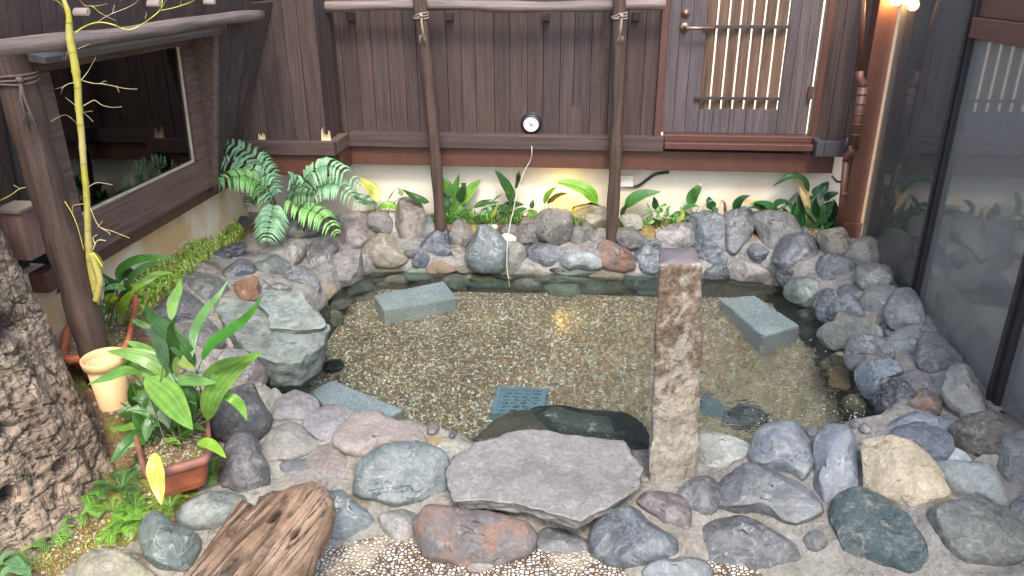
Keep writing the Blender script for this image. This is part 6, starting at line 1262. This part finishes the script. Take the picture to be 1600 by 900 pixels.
# ---- sapling
def sapling():
    y = 2.42; tr = thing('sapling', ony((150, 480), y+.02), 'slim yellow-green sapling with bare twigs in front of the window', 'tree')
    TP = [(88,-40),(98,-5),(107,22),(108,45),(111,70),(117,100),(121,130),(123,165),(126,195),(129,230),(131,262),(134,290),(136,320),(137,350),(138,372),(140,400),(145,430),(149,452),(150,492)]
    W_ = [3,4,5,6.5,7.5,7.5,7,6.8,6.5,6.3,6.2,6.2,6.3,6.6,7,8,8.5,8.5,7]
    P = [ony(p, y+.02*(i/18)) for i, p in enumerate(TP)]; S_ = spline(P, 5); rr = random.Random(6); rads = []
    for i in range(len(S_)):
        f = i/5; k = min(int(f), len(W_)-2); r = (W_[k]*(1-(f-k))+W_[k+1]*(f-k))*2.45/FPX*.80; 
        if i % 9 == 0: r *= 1.14
        rads.append(r)
    mb = MB(); mb.tube(S_, rads, 14, wob=.1)
    for i in range(4, len(S_)-1, 9): mb.lathe(S_[i], (0, 0, 1), [(rads[i]*1.0, -.003), (rads[i]*1.12, 0), (rads[i]*1.0, .003)], 12, (.62, .58, .5, 1))
    mb.tube(spline([ony((150,470), y), ony((156,440), y), ony((150,415), y), ony((143,395), y)]), [.012]*24+[.006], 8)
    obj('trunk', mb, M['bark'], tr, smooth=True)
    tw = NT('twig_bark'); tm = tw.fin(tw.attr(), .6); mb = MB(); YC, PC = srgb(196,196,70), srgb(206,188,146)
    T_ = [([(520,238),(580,195),(650,165),(720,158),(800,175),(860,200),(920,208),(990,175),(1070,120),(1120,75),(1140,20),(1135,-40)],13,YC),([(1120,75),(1200,60),(1270,40),(1340,15),(1380,-10)],7,YC),([(1120,75),(1150,30),(1170,0)],7,YC),([(1270,40),(1275,0)],5,YC),([(680,160),(740,120),(800,90),(880,60),(940,30),(975,0)],6,PC),([(790,92),(806,35)],4,PC),
     ([(700,90),(650,45),(600,40),(555,-5)],7,YC),([(630,42),(690,40),(755,25)],4,PC),([(690,80),(740,110),(812,145)],4,PC),([(500,360),(480,360),(455,415),(430,390)],5,PC),([(545,345),(590,325),(630,310)],4,PC),([(570,565),(620,500),(672,405)],6,PC),([(575,565),(650,585),(720,590),(800,605),(880,622),(965,627)],7,PC),
     ([(530,580),(480,590),(430,615),(385,625)],6,PC),([(470,595),(440,620),(428,660)],5,PC),([(585,745),(620,725),(665,705),(720,740),(790,755),(855,750)],6,PC),([(535,745),(460,685)],5,PC),([(585,790),(650,780)],4,PC),([(585,790),(620,820),(655,855)],4,PC),([(540,870),(500,830),(455,808),(400,830),(355,855)],5,PC),
     ([(480,108),(420,20),(360,-5)],5,YC),([(0,25),(80,18),(150,5)],8,YC),([(820,605),(838,648)],4,PC),([(700,590),(735,570),(750,575)],4,PC),([(1020,130),(1030,90),(1015,85)],3,PC)]
    for pts, wd, c in T_:
        Q = spline([ony(px('T', p), y+rr.uniform(-.03, .03)-.004*i) for i, p in enumerate(pts)], 5); m = len(Q); r0 = wd/4.5*.5*2.45/FPX*.8; mb.tube(Q, [r0*(1-.55*i/m) for i in range(m)], 6, c)
    V_ = [([(380,505),(430,590),(465,690),(490,790)],7,(204,190,90)),([(490,520),(430,530),(425,570)],5,(196,180,110)),([(530,545),(580,650),(660,680),(760,720)],5,(206,186,120)),([(560,760),(545,720),(570,700)],8,(200,180,130)),([(545,790),(570,735),(620,735)],8,(196,190,160)),([(545,810),(570,840),(600,890)],18,(190,190,70)),([(0,500),(60,470),(120,430),(185,420)],8,(206,200,110)),([(80,410),(120,432)],4,(200,190,120)),
     ([(520,420),(570,395),(660,408)],4,(206,190,160)),([(570,660),(600,620)],4,(200,180,120)),([(590,660),(640,690),(640,705)],4,(200,180,120))]
    for pts, wd, c in V_:
        Q = spline([ony(px('V', p), y-.01) for p in pts], 5); m = len(Q); r0 = wd/3.75*.5*2.45/FPX; mb.tube(Q, [r0*(1-.5*i/m) for i in range(m)], 6, srgb(*c))
    obj('twigs', mb, tm, tr, smooth=True)
sapling()
